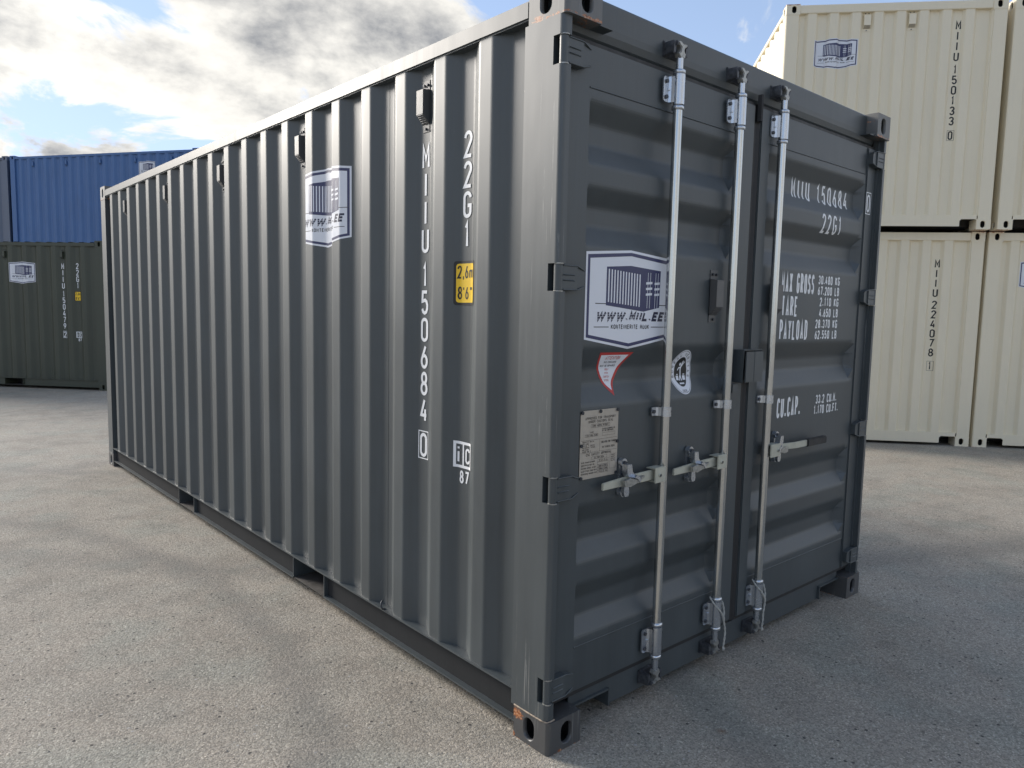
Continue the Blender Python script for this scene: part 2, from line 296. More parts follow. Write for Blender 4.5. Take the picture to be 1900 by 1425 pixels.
# ------------------------------------------------------------------ stroke lettering
def arc(cx, cy, rx, ry, a0, a1, n=8):
    return [(cx + rx * math.cos(rad(a0 + (a1 - a0) * i / n)), cy + ry * math.sin(rad(a0 + (a1 - a0) * i / n))) for i in range(n + 1)]
q = 0.2
G = {
 '0': [arc(.5, 1 - q, .5, q, 0, 180) + arc(.5, q, .5, q, 180, 360) + [(1, 1 - q)]],
 '1': [[(.12, .80), (.56, 1), (.56, 0)]],
 '2': [arc(.5, .76, .5, .24, 175, -25) + [(0, 0), (1, 0)]],
 '3': [arc(.5, .76, .48, .24, 165, -90) + arc(.5, .26, .5, .26, 90, -165)],
 '4': [[(.62, 1), (0, .26), (1, .26)], [(.76, .55), (.76, 0)]],
 '5': [[(.92, 1), (.10, 1), (.05, .56)] + arc(.5, .31, .5, .31, 120, -160)],
 '6': [arc(.5, .28, .5, .28, 0, 360, 16), [(.72, 1), (.05, .40)]],
 '7': [[(0, 1), (1, 1), (.32, 0)]],
 '8': [arc(.5, .76, .42, .24, -90, 270, 16), arc(.5, .26, .5, .26, 90, 450, 16)],
 '9': [arc(.5, .72, .5, .28, 0, 360, 16), [(.28, 0), (.95, .60)]],
 'A': [[(0, 0), (.5, 1), (1, 0)], [(.17, .28), (.83, .28)]],
 'B': [[(0, 0), (0, 1), (.45, 1)] + arc(.45, .76, .48, .24, 90, -90)[1:] + [(0, .52)], [(.45, .52)] + arc(.45, .26, .55, .26, 90, -90)[1:] + [(0, 0)]],
 'C': [arc(.5, 1 - q, .5, q, 0, 180) + arc(.5, q, .5, q, 180, 360)],
 'D': [[(0, 0), (0, 1)] + arc(.35, 1 - q, .65, q, 90, 0) + arc(.35, q, .65, q, 0, -90) + [(0, 0)]],
 'E': [[(1, 1), (0, 1), (0, 0), (1, 0)], [(0, .52), (.85, .52)]],
 'F': [[(1, 1), (0, 1), (0, 0)], [(0, .52), (.85, .52)]],
 'G': [arc(.5, 1 - q, .5, q, 0, 180) + arc(.5, q, .5, q, 180, 360) + [(1, .46), (.55, .46)]],
 'H': [[(0, 0), (0, 1)], [(1, 0), (1, 1)], [(0, .5), (1, .5)]],
 'I': [[(.5, 0), (.5, 1)]],
 'K': [[(0, 0), (0, 1)], [(1, 1), (.05, .42)], [(.3, .58), (1, 0)]],
 'L': [[(0, 1), (0, 0), (1, 0)]],
 'M': [[(0, 0), (0, 1), (.5, .36), (1, 1), (1, 0)]],
 'N': [[(0, 0), (0, 1), (1, 0), (1, 1)]],
 'O': [arc(.5, 1 - q, .5, q, 0, 180) + arc(.5, q, .5, q, 180, 360) + [(1, 1 - q)]],
 'P': [[(0, 0), (0, 1), (.45, 1)] + arc(.45, .73, .55, .27, 90, -90)[1:] + [(0, .46)]],
 'R': [[(0, 0), (0, 1), (.45, 1)] + arc(.45, .74, .55, .26, 90, -90)[1:] + [(0, .48)], [(.5, .48), (1, 0)]],
 'S': [arc(.5, .76, .5, .24, 15, 255) + arc(.5, .26, .5, .26, 80, -165)],
 'T': [[(0, 1), (1, 1)], [(.5, 1), (.5, 0)]],
 'U': [[(0, 1)] + arc(.5, q, .5, q, 180, 360) + [(1, 1)]],
 'V': [[(0, 1), (.5, 0), (1, 1)]],
 'W': [[(0, 1), (.25, 0), (.5, .8), (.75, 0), (1, 1)]],
 'X': [[(0, 0), (1, 1)], [(0, 1), (1, 0)]],
 'Y': [[(0, 1), (.5, .5), (1, 1)], [(.5, .5), (.5, 0)]],
 'm': [[(0, 0), (0, .62)], arc(.25, .42, .25, .2, 180, 0, 6) + [(.5, 0)], arc(.75, .42, .25, .2, 180, 0, 6) + [(1, 0)]],
 'i': [[(.5, 0), (.5, .68)], [(.5, .86), (.5, 1)]],
 '.': [[(.5, 0), (.5, .17)]], ',': [[(.6, .12), (.35, -.16)]],
 "'": [[(.5, 1), (.5, .76)]], '"': [[(.25, 1), (.25, .76)], [(.75, 1), (.75, .76)]],
 '-': [[(.1, .5), (.9, .5)]], '/': [[(0, 0), (1, 1)]],
}
G['Ü'] = [[(p[0], p[1] * .84) for p in G['U'][0]], [(.2, .93), (.2, 1.04)], [(.8, .93), (.8, 1.04)]]
NARROW = {'I': .45, '.': .5, ',': .5, "'": .45, '1': .85, ' ': .8, 'i': .5}

class Decal:
    def __init__(s): s.p = []; s.mats = []; s.k = 0
    def poly(s, pts, m, lay=0):
        if m not in s.mats: s.mats.append(m)
        s.p.append((pts, s.mats.index(m), lay))
    def rect(s, x0, y0, x1, y1, m, lay=0): s.poly([(x0, y0), (x1, y0), (x1, y1), (x0, y1)], m, lay)
    def stroke(s, pl, t, m, lay=0):
        s.k = (s.k + 1) % 5; lay = lay + s.k * .12
        P = [Vector(p) for p in pl]; closed = (P[0] - P[-1]).length < 1e-6
        if closed: P = P[:-1]
        n = len(P); L_, R_ = [], []
        for i in range(n):
            a = P[i - 1] if (i > 0 or closed) else None; b = P[(i + 1) % n] if (i < n - 1 or closed) else None
            d1 = (P[i] - a).normalized() if a is not None else None; d2 = (b - P[i]).normalized() if b is not None else None
            d1 = d1 or d2; d2 = d2 or d1
            nn = (Vector((-d1.y, d1.x)) + Vector((-d2.y, d2.x)))
            nn = nn.normalized() if nn.length > 1e-6 else Vector((-d1.y, d1.x))
            k = max(0.45, nn.dot(Vector((-d1.y, d1.x)))); o = nn * (t / 2 / k)
            L_.append(P[i] + o); R_.append(P[i] - o)
        for i in range(n if closed else n - 1):
            j = (i + 1) % n; s.poly([tuple(R_[i]), tuple(R_[j]), tuple(L_[j]), tuple(L_[i])], m, lay + (i % 3) * .03)
    def frame(s, x0, y0, x1, y1, t, m, lay=0):
        s.rect(x0, y0, x1, y0 + t, m, lay); s.rect(x0, y1 - t, x1, y1, m, lay); s.rect(x0, y0 + t, x0 + t, y1 - t, m, lay); s.rect(x1 - t, y0 + t, x1, y1 - t, m, lay)
    def text(s, st, x0, y0, h, w, gap, t, m, lay=0, shear=0.0, fit=None, wide=()):
        adv = lambda c: w * NARROW.get(c, 1.5 if c in wide else 1.0)
        tot = sum(adv(c) + gap for c in st) - gap
        k = (fit / tot) if fit else 1.0
        x = x0
        for c in st:
            a = adv(c) * k
            for pl in G.get(c, []):
                s.stroke([(x + t / 2 + p[0] * (a - t) + shear * (p[1] * h), y0 + t / 2 + p[1] * (h - t)) for p in pl], t, m, lay)
            x += a + gap * k
        return tot * k
    def vtext(s, st, xc, ytop, h, w, pitch, t, m, lay=0, space=0.028):
        y = ytop
        for c in st:
            if c == ' ': y -= space; continue
            a = w * (.6 if c == '1' else 1)
            for pl in G[c]:
                s.stroke([(xc - a / 2 + t / 2 + p[0] * (a - t), y - h + t / 2 + p[1] * (h - t)) for p in pl], t, m, lay)
            y -= pitch
        return y
    def build(s, name, parent, fn, bu=(), bv=(), step=0.00035, base=0.0007, label=None):
        me = bpy.data.meshes.new(name); bm = bmesh.new()
        for pts, mi, lay in s.p:
            a = sum(pts[i][0] * pts[(i + 1) % len(pts)][1] - pts[(i + 1) % len(pts)][0] * pts[i][1] for i in range(len(pts)))
            if a < 0: pts = list(reversed(pts))
            f = bm.faces.new([bm.verts.new((p[0], p[1], lay * 10.0)) for p in pts]); f.material_index = mi
        big = [f for f in bm.faces if len(f.verts) > 4]
        if big: bmesh.ops.triangulate(bm, faces=big)
        us = [v.co.x for v in bm.verts]; vs = [v.co.y for v in bm.verts]
        for vals, lo, hi, ax in ((bu, min(us), max(us), 0), (bv, min(vs), max(vs), 1)):
            for b in vals:
                if lo < b < hi:
                    no = (1, 0, 0) if ax == 0 else (0, 1, 0); co = (b, 0, 0) if ax == 0 else (0, b, 0)
                    bmesh.ops.bisect_plane(bm, geom=bm.verts[:] + bm.edges[:] + bm.faces[:], plane_co=co, plane_no=no, dist=1e-6)
        for v in bm.verts:
            v.co = fn(v.co.x, v.co.y, base + step * (v.co.z / 10.0))
        bm.to_mesh(me); bm.free()
        for m in s.mats: me.materials.append(M[m])
        o = bpy.data.objects.new(name, me); C.objects.link(o); o.parent = parent
        if label: o['label'] = label
        return o

def logo(d, cx, x0, x1, zt, zm, zb, zn, border=0.014, full=True):
    """white shield-shaped sticker with a drawn container; x0..x1 wide, corners zt/zb, middle zm/zn"""
    w = x1 - x0; h = zt - zb
    X = lambda f: x0 + f * w
    Z = lambda f: zn + f * (zm - zn)
    out = [(x0, zb), (cx, zn), (x1, zb), (x1, zt), (cx, zm), (x0, zt)]
    d.poly([(x0, zb), (cx, zn), (cx, zm), (x0, zt)], 'white_d', 0); d.poly([(cx, zn), (x1, zb), (x1, zt), (cx, zm)], 'white_d', 0)
    def ring(k0, k1, m, lay):
        def ins(k):
            return [(x0 + k, zb + k * .8), (cx, zn + k), (x1 - k, zb + k * .8), (x1 - k, zt - k), (cx, zm - k), (x0 + k, zt - k)]
        a, b = ins(k0), ins(k1)
        for i in range(6):
            j = (i + 1) % 6; d.poly([a[i], a[j], b[j], b[i]], m, lay)
    ring(0.009 * w / .48, 0.021 * w / .48, 'navy', 1)
    # drawn container
    tl, tm, tr = (X(.225), Z(.818)), (X(.50), Z(.845)), (X(.865), Z(.815)); br, bm_, bl = (X(.86), Z(.43)), (X(.665), Z(.385)), (X(.225), Z(.44))
    ct = (X(.66), Z(.775))
    d.poly([bl, bm_, ct, tl], 'navy', 1); d.poly([bm_, br, tr, ct], 'navy', 1); d.poly([tl, ct, tr, tm], 'navy', 1)
    for i in range(12):
        f = .245 + i * .0325
        za = .80 - (f - .225) * .09; zc = .475 - (f - .225) * .11
        d.rect(X(f), Z(zc), X(f + .0135), Z(za), 'white_d', 2)
    for i, f in enumerate((.705, .735, .80, .83)):
        d.stroke([(X(f), Z(.42)), (X(f + .004), Z(.79))], w * .005, 'white_d', 2)
    for i in range(3):
        z = .55 + i * .058
        for fa, fb in ((.685, .762), (.79, .855)):
            d.poly([(X(fa), Z(z)), (X(fb), Z(z + .008)), (X(fb), Z(z + .032)), (X(fa), Z(z + .024))], 'white_d', 3)
    d.stroke([(X(.11), Z(.455)), (X(.225), Z(.455))], w * .006, 'ink', 1); d.stroke([(X(.86), Z(.455)), (X(.97), Z(.455))], w * .006, 'ink', 1)
    d.text('WWW.MIIL.EE', X(.115), Z(.285), h * .118, w * .070, w * .010, w * .0200, 'navy2', 1, shear=0.28, fit=w * .80, wide='W')
    for z in (.30, .325, .35):
        d.rect(X(.10), Z(z), X(.64), Z(z) + h * .004, 'white_d', 2)
    d.text('KONTEINERITE MÜÜK', X(.29), Z(.205), h * .055, w * .022, w * .006, w * .0065, 'ink', 1, fit=w * .45)
    d.stroke([(X(.10), Z(.225)), (X(.265), Z(.225))], w * .006, 'ink', 1); d.stroke([(X(.765), Z(.225)), (X(.93), Z(.225))], w * .006, 'ink', 1)

# ------------------------------------------------------------------ container pieces (local frame: door end y=0, left side x=0)
WD, HT = 2.438, 2.591
def casting(m, sx, sy, z0, W_, L_, flip=False):
    """ISO corner casting with oval apertures; sx, sy = 0/1 choose the corner"""
    b = MB(); r = 0.014
    ax, ay, az = 0.162, 0.178, 0.118
    arcp = [(r - r * math.cos(rad(a)), r - r * math.sin(rad(a))) for a in (0, 22, 45, 68, 90)]
    b.add([(p[0], p[1], z) for z in (0, az) for p in arcp], [(i, i + 1, i + 6, i + 5) for i in range(4)], m, True)
    loop = arcp + [(ax, 0), (ax, ay), (0, ay)]; n = len(loop)
    b.add([(p[0], p[1], 0) for p in loop], [tuple(range(n))], m); b.add([(p[0], p[1], az) for p in loop], [tuple(range(n - 1, -1, -1))], m)
    b.add([(ax, 0, 0), (ax, ay, 0), (0, ay, 0), (ax, 0, az), (ax, ay, az), (0, ay, az)], [(0, 1, 4, 3), (1, 2, 5, 4)], m)
    def holed(lo, hi, cu, cv, a, h, fn):
        k = 8; ov = []
        hh = h / 2 - a / 2
        for i in range(k + 1): t = math.pi * i / k; ov.append((cu + a / 2 * math.cos(t), cv + hh + a / 2 * math.sin(t)))
        for i in range(k + 1): t = math.pi + math.pi * i / k; ov.append((cu + a / 2 * math.cos(t), cv - hh + a / 2 * math.sin(t)))
        ov = ov[:k + 1] + [(cu - a / 2, cv)] + ov[k + 1:] + [(cu + a / 2, cv)]
        nn = len(ov); half = k + 1
        rect_top = [(hi, cv), (hi, az), (lo, az), (lo, cv)]; rect_bot = [(lo, cv), (lo, 0), (hi, 0), (hi, cv)]
        c = a / 2
        rim = [((u - cu) * 1.13 + cu, (v - cv) * 1.07 + cv) for u, v in ov]
        P = lambda p, dep: fn(p[0], p[1], dep)
        top = [rim[-1]] + rim[:k + 1] + [rim[k + 1]]; bot = rim[k + 1:]
        # split the plate into two halves round the aperture
        b.add([P(p, 0) for p in rect_top] + [P(p, 0) for p in reversed(top)], [tuple(range(4 + len(top)))], m)
        b.add([P(p, 0) for p in rect_bot] + [P(p, 0) for p in reversed(bot)], [tuple(range(4 + len(bot)))], m)
        b.add([P(p, 0) for p in rim] + [P(p, 0.003) for p in ov] + [P(p, 0.016) for p in ov], [(i, (i + 1) % nn, nn + (i + 1) % nn, nn + i) for i in range(nn)] + [(nn + i, nn + (i + 1) % nn, 2 * nn + (i + 1) % nn, 2 * nn + i) for i in range(nn)], m, True)
        u0, u1, v0, v1 = cu - a * .9, cu + a * .9, cv - h * .62, cv + h * .62
        inner = [(u0, v0), (u1, v0), (u1, v1), (u0, v1)]
        b.add([P(p, 0.016) for p in inner] + [P(p, 0.075) for p in inner], [(0, 1, 5, 4), (1, 2, 6, 5), (2, 3, 7, 6), (3, 0, 4, 7), (4, 5, 6, 7)], 'hollow_shade')
    holed(r, ay, .098, az / 2, 0.051, 0.079, lambda u, v, dep: (dep, u, v))
    holed(r, ax, .092, az / 2, 0.051, 0.079, lambda u, v, dep: (u, dep, v))
    flipz = flip
    v2 = []
    for (x, y, z) in b.v:
        z = z + z0
        if sx: x = W_ - x
        if sy: y = L_ - y
        v2.append((x, y, z))
    b.v = v2
    if sx != sy: b.f = [tuple(reversed(f)) for f in b.f]
    return b

PITCH = 0.2785
def side_profile(L, xo=0.008, xi=0.044, y0=0.2, yend=None):
    yend = L - 0.165 if yend is None else yend
    pr = [(y0, xi)]; k = -1
    while True:
        yn = 0.651 + PITCH * k
        if yn + .076 + .066 > yend: break
        pr += [(yn - .066, xi), (yn, xo), (yn + .076, xo), (yn + .142, xi)]; k += 1
    pr.append((yend, xi)); return pr
def end_profile(x0=0.15, x1=2.288, do=0.012, di=0.05):
    pr = [(x0, do), (x0 + .012, do), (x0 + .034, di)]; x = x0 + 0.1695
    while x + .19 < x1:
        pr += [(x, di), (x + .034, do), (x + .125, do), (x + .159, di)]; x += .248
    pr += [(x1 - .02, di), (x1, do)]; return pr

def vent_mesh(w=0.045, h=0.2, cover='vent_face', tabm='vent_face'):
    """u = across, z up, d = outward; origin at centre of the back"""
    b = MB(); hw = w / 2; ch = w * .50
    b.box(-hw, hw, -.003, 0, -h / 2, h / 2, tabm)
    z1, z0, zs = h / 2 - .036, -h / 2 + .064, -h / 2 + .026; dp = .036
    b.add([(-ch, 0, z1), (ch, 0, z1), (ch, -dp, z1 - .006), (-ch, -dp, z1 - .006), (-ch, 0, zs), (ch, 0, zs), (ch, -dp, z0), (-ch, -dp, z0)],
          [(0, 1, 2, 3), (3, 2, 6, 7), (7, 6, 5, 4), (0, 3, 7, 4), (1, 5, 6, 2)], cover)
    for i in range(5):
        f = (i + .5) / 6; z = z0 + (zs - z0) * f; d = -dp * (1 - f)
        b.box(-ch + .003, ch - .003, d - .0025, d, z - .0012, z + .0012, 'bolt')
    for sx in (-1, 1): b.cyl((sx * hw * .5, -.003, h / 2 - .018), (sx * hw * .5, -.010, h / 2 - .018), .0055, 'bolt', 6)
    b.cyl((0, -.003, -h / 2 + .012), (0, -.010, -h / 2 + .012), .0055, 'bolt', 6)
    b.rect = None
    return b

def body(root, m, L=6.058, H=HT, mc=None, mp=None, sides=(0, 1), end_notch=True, front=True, door_simple=True, vents=(), vent_side=0, mtop=None, seams=(1.107, 2.221, 3.335, 4.449)):
    """frame, walls and roof of one container; returns helper surface functions"""
    mc = mc or m; mp = mp or m
    W_ = WD
    for sx in (0, 1):
        for sy in (0, 1):
            casting(mc if not (sx == 0 and sy == 0) else mc, sx, sy, 0.0, W_, L).build('corner_casting', root)
            casting(mtop or mc, sx, sy, H - .118, W_, L, True).build('corner_casting', root)
    # corner posts at the closed end
    for sx in (0, 1):
        b = MB(); y0, y1 = L - .166, L - .003
        pts = [(0.002, y0), (0.055, y0), (0.055, y0 + .01), (.012, y0 + .01), (.012, L - .02), (.15, L - .014), (.15, L - .004), (.012, L - .003), (0.002, L - .012)]
        b.prism(pts, .118, H - .118, m, 'z')
        if sx: b.mirror_x(W_)
        b.build('corner_post', root)
    pr = rounded(side_profile(L)); f_side = lambda y: interp(pr, y)
    ztop, zbot = H - .096, .178
    cuts = [.2] + [s_ for s_ in seams if s_ < L - .4] + [L - .165]
    for sx in sides:
        for i, (a, c) in enumerate(zip(cuts, cuts[1:])):
            c2 = c + (.014 if i < len(cuts) - 2 else 0)
            seg = [(a, f_side(a))] + [p for p in pr if a < p[0] < c2] + [(c2, f_side(c2))]
            off = -.0010 if i % 2 else 0
            b = MB(); fn = (lambda s, d, z: (d + off, s, z)) if not sx else (lambda s, d, z: (W_ - d - off, s, z))
            b.sheet(seg, zbot, ztop, m, fn)
            if off: # lap edges give the sheet a thickness at the seam
                for ye in (seg[0], seg[-1]):
                    b.add([fn(ye[0], ye[1], zbot), fn(ye[0], ye[1] + .004, zbot), fn(ye[0], ye[1] + .004, ztop), fn(ye[0], ye[1], ztop)], [(0, 1, 2, 3)], m)
            b.build('side_panel', root)
        b = MB()   # top rail: square tube
        b.box(.001, .062, .178, L - .178, H - .096, H - .034, m)
        if sx: b.mirror_x(W_)
        b.build('top_rail', root, bevel=.006)
        b = MB()   # bottom rail: open channel with fork pockets
        py = (1.66, 2.02, 3.645, 3.975) if L < 7 else ()
        b.box(.002, .05, .178, L - .178, .170, .178, m)
        segs = [(.178, py[0]), (py[1], py[2]), (py[3], L - .178)] if py else [(.178, L - .178)]
        for a, c in segs:
            b.box(.028, .033, a, c, .055, .170, 'rail_web_matt' if m == 'grey' else m); b.box(.003, .033, a, c, .050, .057, m)
        for yy in py: b.box(.006, .30, yy - .003, yy + .003, .057, .170, m)
        for a, c in ((py[0], py[1]), (py[2], py[3])) if py else (): b.box(.010, .30, a + .003, c - .003, .050, .055, 'steel_floor'); b.box(.30, .304, a, c, .05, .17, 'hollow_shade')
        if sx: b.mirror_x(W_)
        b.build('bottom_rail', root)
    # underside cross members and floor
    b = MB(); b.box(.05, W_ - .05, .1, L - .1, .163, .1695, 'steel_floor'); b.build('floor', root)
    y = .35
    while y < L - .3:
        if not (L < 7 and (1.6 < y < 2.08 or 3.6 < y < 4.03)): b = MB(); b.box(.04, W_ - .04, y, y + .045, .055, .162, 'steel_floor'); b.build('cross_member', root)
        y += .30
    # roof
    prr = [(.178, 0)]; y = .30
    while y < L - .35: prr += [(y, 0), (y + .02, -.02), (y + .10, -.02), (y + .12, 0)]; y += .209
    prr.append((L - .178, 0))
    b = MB(); b.sheet(prr, .062, W_ - .062, m, lambda s, d, a: (a, s, H - .020 + d)); b.build('roof', root)
    # closed end wall
    pe = rounded(end_profile(), .008)
    if front:
        b = MB(); b.sheet(pe, .16, H - .10, m, lambda s, d, z: (s, L - d, z)); b.build('end_wall', root)
        b = MB(); b.box(.162, W_ - .162, L - .065, L - .004, H - .105, H - .012, m); b.build('end_top_rail', root, bevel=.004)
        b = MB()
        e0, e1 = .162, W_ - .162; n0, n1 = e0 + .185, e1 - .185
        pts = [(e0, .163), (e0, .105), (e0 + .012, .118), (n0 - .02, .118), (n0, .10), (n0 + .0, .035), (n1, .035), (n1, .10), (n1 + .02, .118), (e1 - .012, .118), (e1, .105), (e1, .163)]
        fr = [(p[0], L - .004, p[1]) for p in pts]; bk = [(p[0], L - .010, p[1]) for p in pts]; n = len(pts)
        b.add(fr + bk, [tuple(range(n)), tuple(range(2 * n - 1, n - 1, -1))] + [(i, n + i, n + (i + 1) % n, (i + 1) % n) for i in range(n)], m)
        b.box(e0, e1, L - .07, L - .011, .150, .162, m)
        b.box(e0 - .1, e1 + .1, L - .30, L - .29, .04, .16, 'hollow_shade')
        b.build('end_sill', root)
    if door_simple:   # plain door end, far containers seen from elsewhere
        for a, c, xs_ in ((.05, 1.205, (.6, 1.02)), (1.233, WD - .05, (1.42, 1.83))):
            b = MB(); b.box(a, c, .05, .09, .14, H - .16, m); do = b.build('door', root)
            for x in xs_: b = MB(); b.cyl((x, .02, .08), (x, .02, H - .08), .018, 'zinc_dull', 10); b.build('locking_bar', do)
        b = MB(); b.box(.05, WD - .05, .062, .14, .035, .14, m); b.build('door_sill', root)
        b = MB(); b.box(.05, WD - .05, .062, .14, H - .158, H - .006, m); b.build('door_header', root)
        for sx in (0, 1):
            b = MB(); b.box(.002, .06, .01, .2, .118, H - .118, m)
            if sx: b.mirror_x(WD)
            b.build('corner_post', root)
    fs = lambda u, v, off: (f_side(u) - .0011 - off, u, v)
    fe = lambda u, v, off: (u, L - interp(pe, u) + off, v)
    return fs, fe, [p[0] for p in pr], [p[0] for p in pe]

def mirror_decal_u(d, c):
    """place glyph space so that reading direction runs towards -u (viewer's right on the x=0 side)"""
    d.p = [([(2 * c - p[0], p[1]) for p in pts], mi, lay) for pts, mi, lay in d.p]

def side_marks(root, number, check, fs, br, colour='white', two=True, top=2.2, dy=0.0, label_vis=True, logo_y=1.67, logo_z=2.02):
    d = Decal(); d.vtext(number, .828, top, .100, .051, .112, .0135, colour)
    zb = top - 1.293
    d.frame(.828 - .036, zb, .828 + .036, zb + .120, .0045, colour); d.vtext(check, .828, zb + .111, .102, .051, .112, .0135, colour)
    mirror_decal_u(d, .828); d.build('identification_number', root, fs, br)
    if two:
        d = Decal(); d.vtext('22G1', .55, 2.207, .100, .051, .112, .0135, colour); mirror_decal_u(d, .55); d.build('size_code', root, fs, br)
        d = Decal(); w = .062; z0, z1 = 1.553, 1.722
        def rr(a, m, lay):
            r = .010; x0, x1, y0, y1 = .55 - w + a, .55 + w - a, z0 + a, z1 - a
            pts = []
            for cx, cy, s0 in ((x1 - r, y1 - r, 0), (x0 + r, y1 - r, 90), (x0 + r, y0 + r, 180), (x1 - r, y0 + r, 270)):
                pts += [(cx + r * math.cos(rad(s0 + k * 30)), cy + r * math.sin(rad(s0 + k * 30))) for k in range(4)]
            d.poly(pts, m, lay)
        rr(0, 'ink', 0); rr(.010, 'yellow', 1)
        d.text('2,6m', .55 - .048, 1.655, .050, .022, .006, .0065, 'ink', 2, wide='m', fit=.096)
        d.text('8\'6"', .55 - .046, 1.575, .050, .022, .006, .0065, 'ink', 2, fit=.088)
        mirror_decal_u(d, .55); d.build('height_label', root, fs, br)
        d = Decal(); x0, x1 = .55 - .055, .55 + .055; z0, z1 = .915, 1.02
        d.frame(x0, z0, x1, z1, .011, colour); d.rect(.55 - .008, z0 + .011, .55 + .001, z1 - .011, colour)
        d.text('i', x0 + .017, z0 + .018, .070, .020, 0, .010, colour); d.text('C', .55 + .010, z0 + .020, .062, .030, 0, .009, colour)
        d.text('87', x0 + .030, z0 - .062, .052, .026, .007, .0085, colour)
        mirror_decal_u(d, .55); d.build('test_mark', root, fs, br)
    d = Decal(); cy = logo_y; dz = logo_z - 2.03
    logo(d, cy, cy - .242, cy + .242, 2.20 + dz, 2.222 + dz, 1.875 + dz, 1.838 + dz); mirror_decal_u(d, cy); d.build('company_sticker', root, fs, br)

# ================================================================== GROUND
g = MB(); g.add([(-300, -300, 0), (300, -300, 0), (300, 300, 0), (-300, 300, 0)], [(0, 1, 2, 3)], 'asphalt'); go = g.build('asphalt_yard'); go['kind'] = 'structure'

# ================================================================== MAIN CONTAINER
mc = thing('shipping_container', 'dark grey container standing alone in front, silver locking bars on its closed doors', 'shipping container', (0, 0, 0), 0)
fs, fe, brS, brE = body(mc, 'grey', mc='grey_rust', mtop='grey_toprust', door_simple=False)
side_marks(mc, 'MIIU 150684', '0', fs, brS)
# side vents
vm = vent_mesh(); vo = None
for k in range(5):
    if vo is None:
        vo = vm.build('vent', mc); vo.rotation_euler = (0, 0, rad(-90))
        o = vo
    else: o = share(vo, mc)
    o.location = (.0445, .828 + 1.114 * k, 2.345)
# rear corner posts with hinge cut-outs
HZ = [(2.322, 2.412), (1.603, 1.693), (.890, .980), (.180, .268)]
for sx in (0, 1):
    b = MB()
    zs = [.118]
    for z0, z1 in reversed(HZ): zs += [z0, z1]
    zs.append(HT - .118)
    for i in range(len(zs) - 1):
        yf = .036 if i % 2 == 0 else .058
        b.prism([(0, yf), (.052, yf), (.052, .19), (.044, .198), (.004, .198), (0, .194)], zs[i], zs[i + 1], 'grey_post', 'z', caps=True)
    b.box(.030, .050, .040, .057, zs[0], zs[-1], 'hollow_shade')  # near-black strip puts shade into the hinge slots
    r = .017
    nose = [(.0, .036)] + [(r - r * math.cos(rad(a)), .012 + r - r * math.sin(rad(a))) for a in range(0, 91, 15)] + [(.036, .012), (.036, .036)]
    for i in range(0, len(zs), 2): b.prism(nose, zs[i], zs[i + 1], 'grey_post', 'z')
    b.box(.052, .056, .062, .19, .118, HT - .118, 'hollow_shade')  # near-black strip for the shade between post and door
    if sx: b.mirror_x(WD)
    b.build('corner_post', mc)
# weld bead, post to casting
for sx in (0, 1):
    b = MB(); b.tube([(-.0005, .176, .119), (-.0005, .10, .1185), (-.0005, .04, .119), (.004, .012, .119), (.02, .010, .1185), (.04, .011, .119)], .0030, 'worn_edge' if sx == 0 else 'grey', 6)
    if sx: b.mirror_x(WD)
    b.build('weld_bead', mc)
# header and sill
b = MB(); hp = [(.062, 2.585), (.058, 2.578), (.058, 2.50), (.060, 2.478), (.068, 2.455), (.085, 2.437), (.14, 2.437), (.14, 2.585)]
b.prism(hp, .05, WD - .05, 'grey', 'x'); b.build('door_header', mc)
for sx in (0, 1):
    b = MB(); xa, xb = (.162, .235) if not sx else (WD - .235, WD - .162)
    b.prism([(.162, 2.473), (.230, 2.473), (.162, 2.473 + .012)] if not sx else [(WD - .162, 2.473), (WD - .230, 2.473), (WD - .162, 2.485)], .010, .058, 'grey', 'y')
    b.build('header_gusset', mc)
b = MB(); xs = (.162, .372, WD - .372, WD - .162)
pts = [(xs[0], .138), (xs[0], .098), (xs[1], .098), (xs[1], .036), (xs[2], .036), (xs[2], .098), (xs[3], .098), (xs[3], .138)]
n = len(pts); b.add([(p[0], .062, p[1]) for p in pts] + [(p[0], .070, p[1]) for p in pts], [tuple(range(n)), tuple(range(2 * n - 1, n - 1, -1))] + [(i, (i + 1) % n, n + (i + 1) % n, n + i) for i in range(n)], 'grey')
for a, c in ((xs[0], xs[1]), (xs[2], xs[3])):   # lips round the fork notches
    b.box(a, c, .050, .150, .0985, .106, 'grey'); b.box(c - .002 if a == xs[0] else a - .005, c + .005 if a == xs[0] else a + .002, .050, .25, .036, .106, 'grey')
b.add([(.05, .062, .138), (WD - .05, .062, .138), (WD - .05, .095, .148), (.05, .095, .148)], [(0, 1, 2, 3)], 'grey')
b.box(.04, WD - .04, .30, .31, .02, .16, 'hollow_shade')
b.build('door_sill', mc)

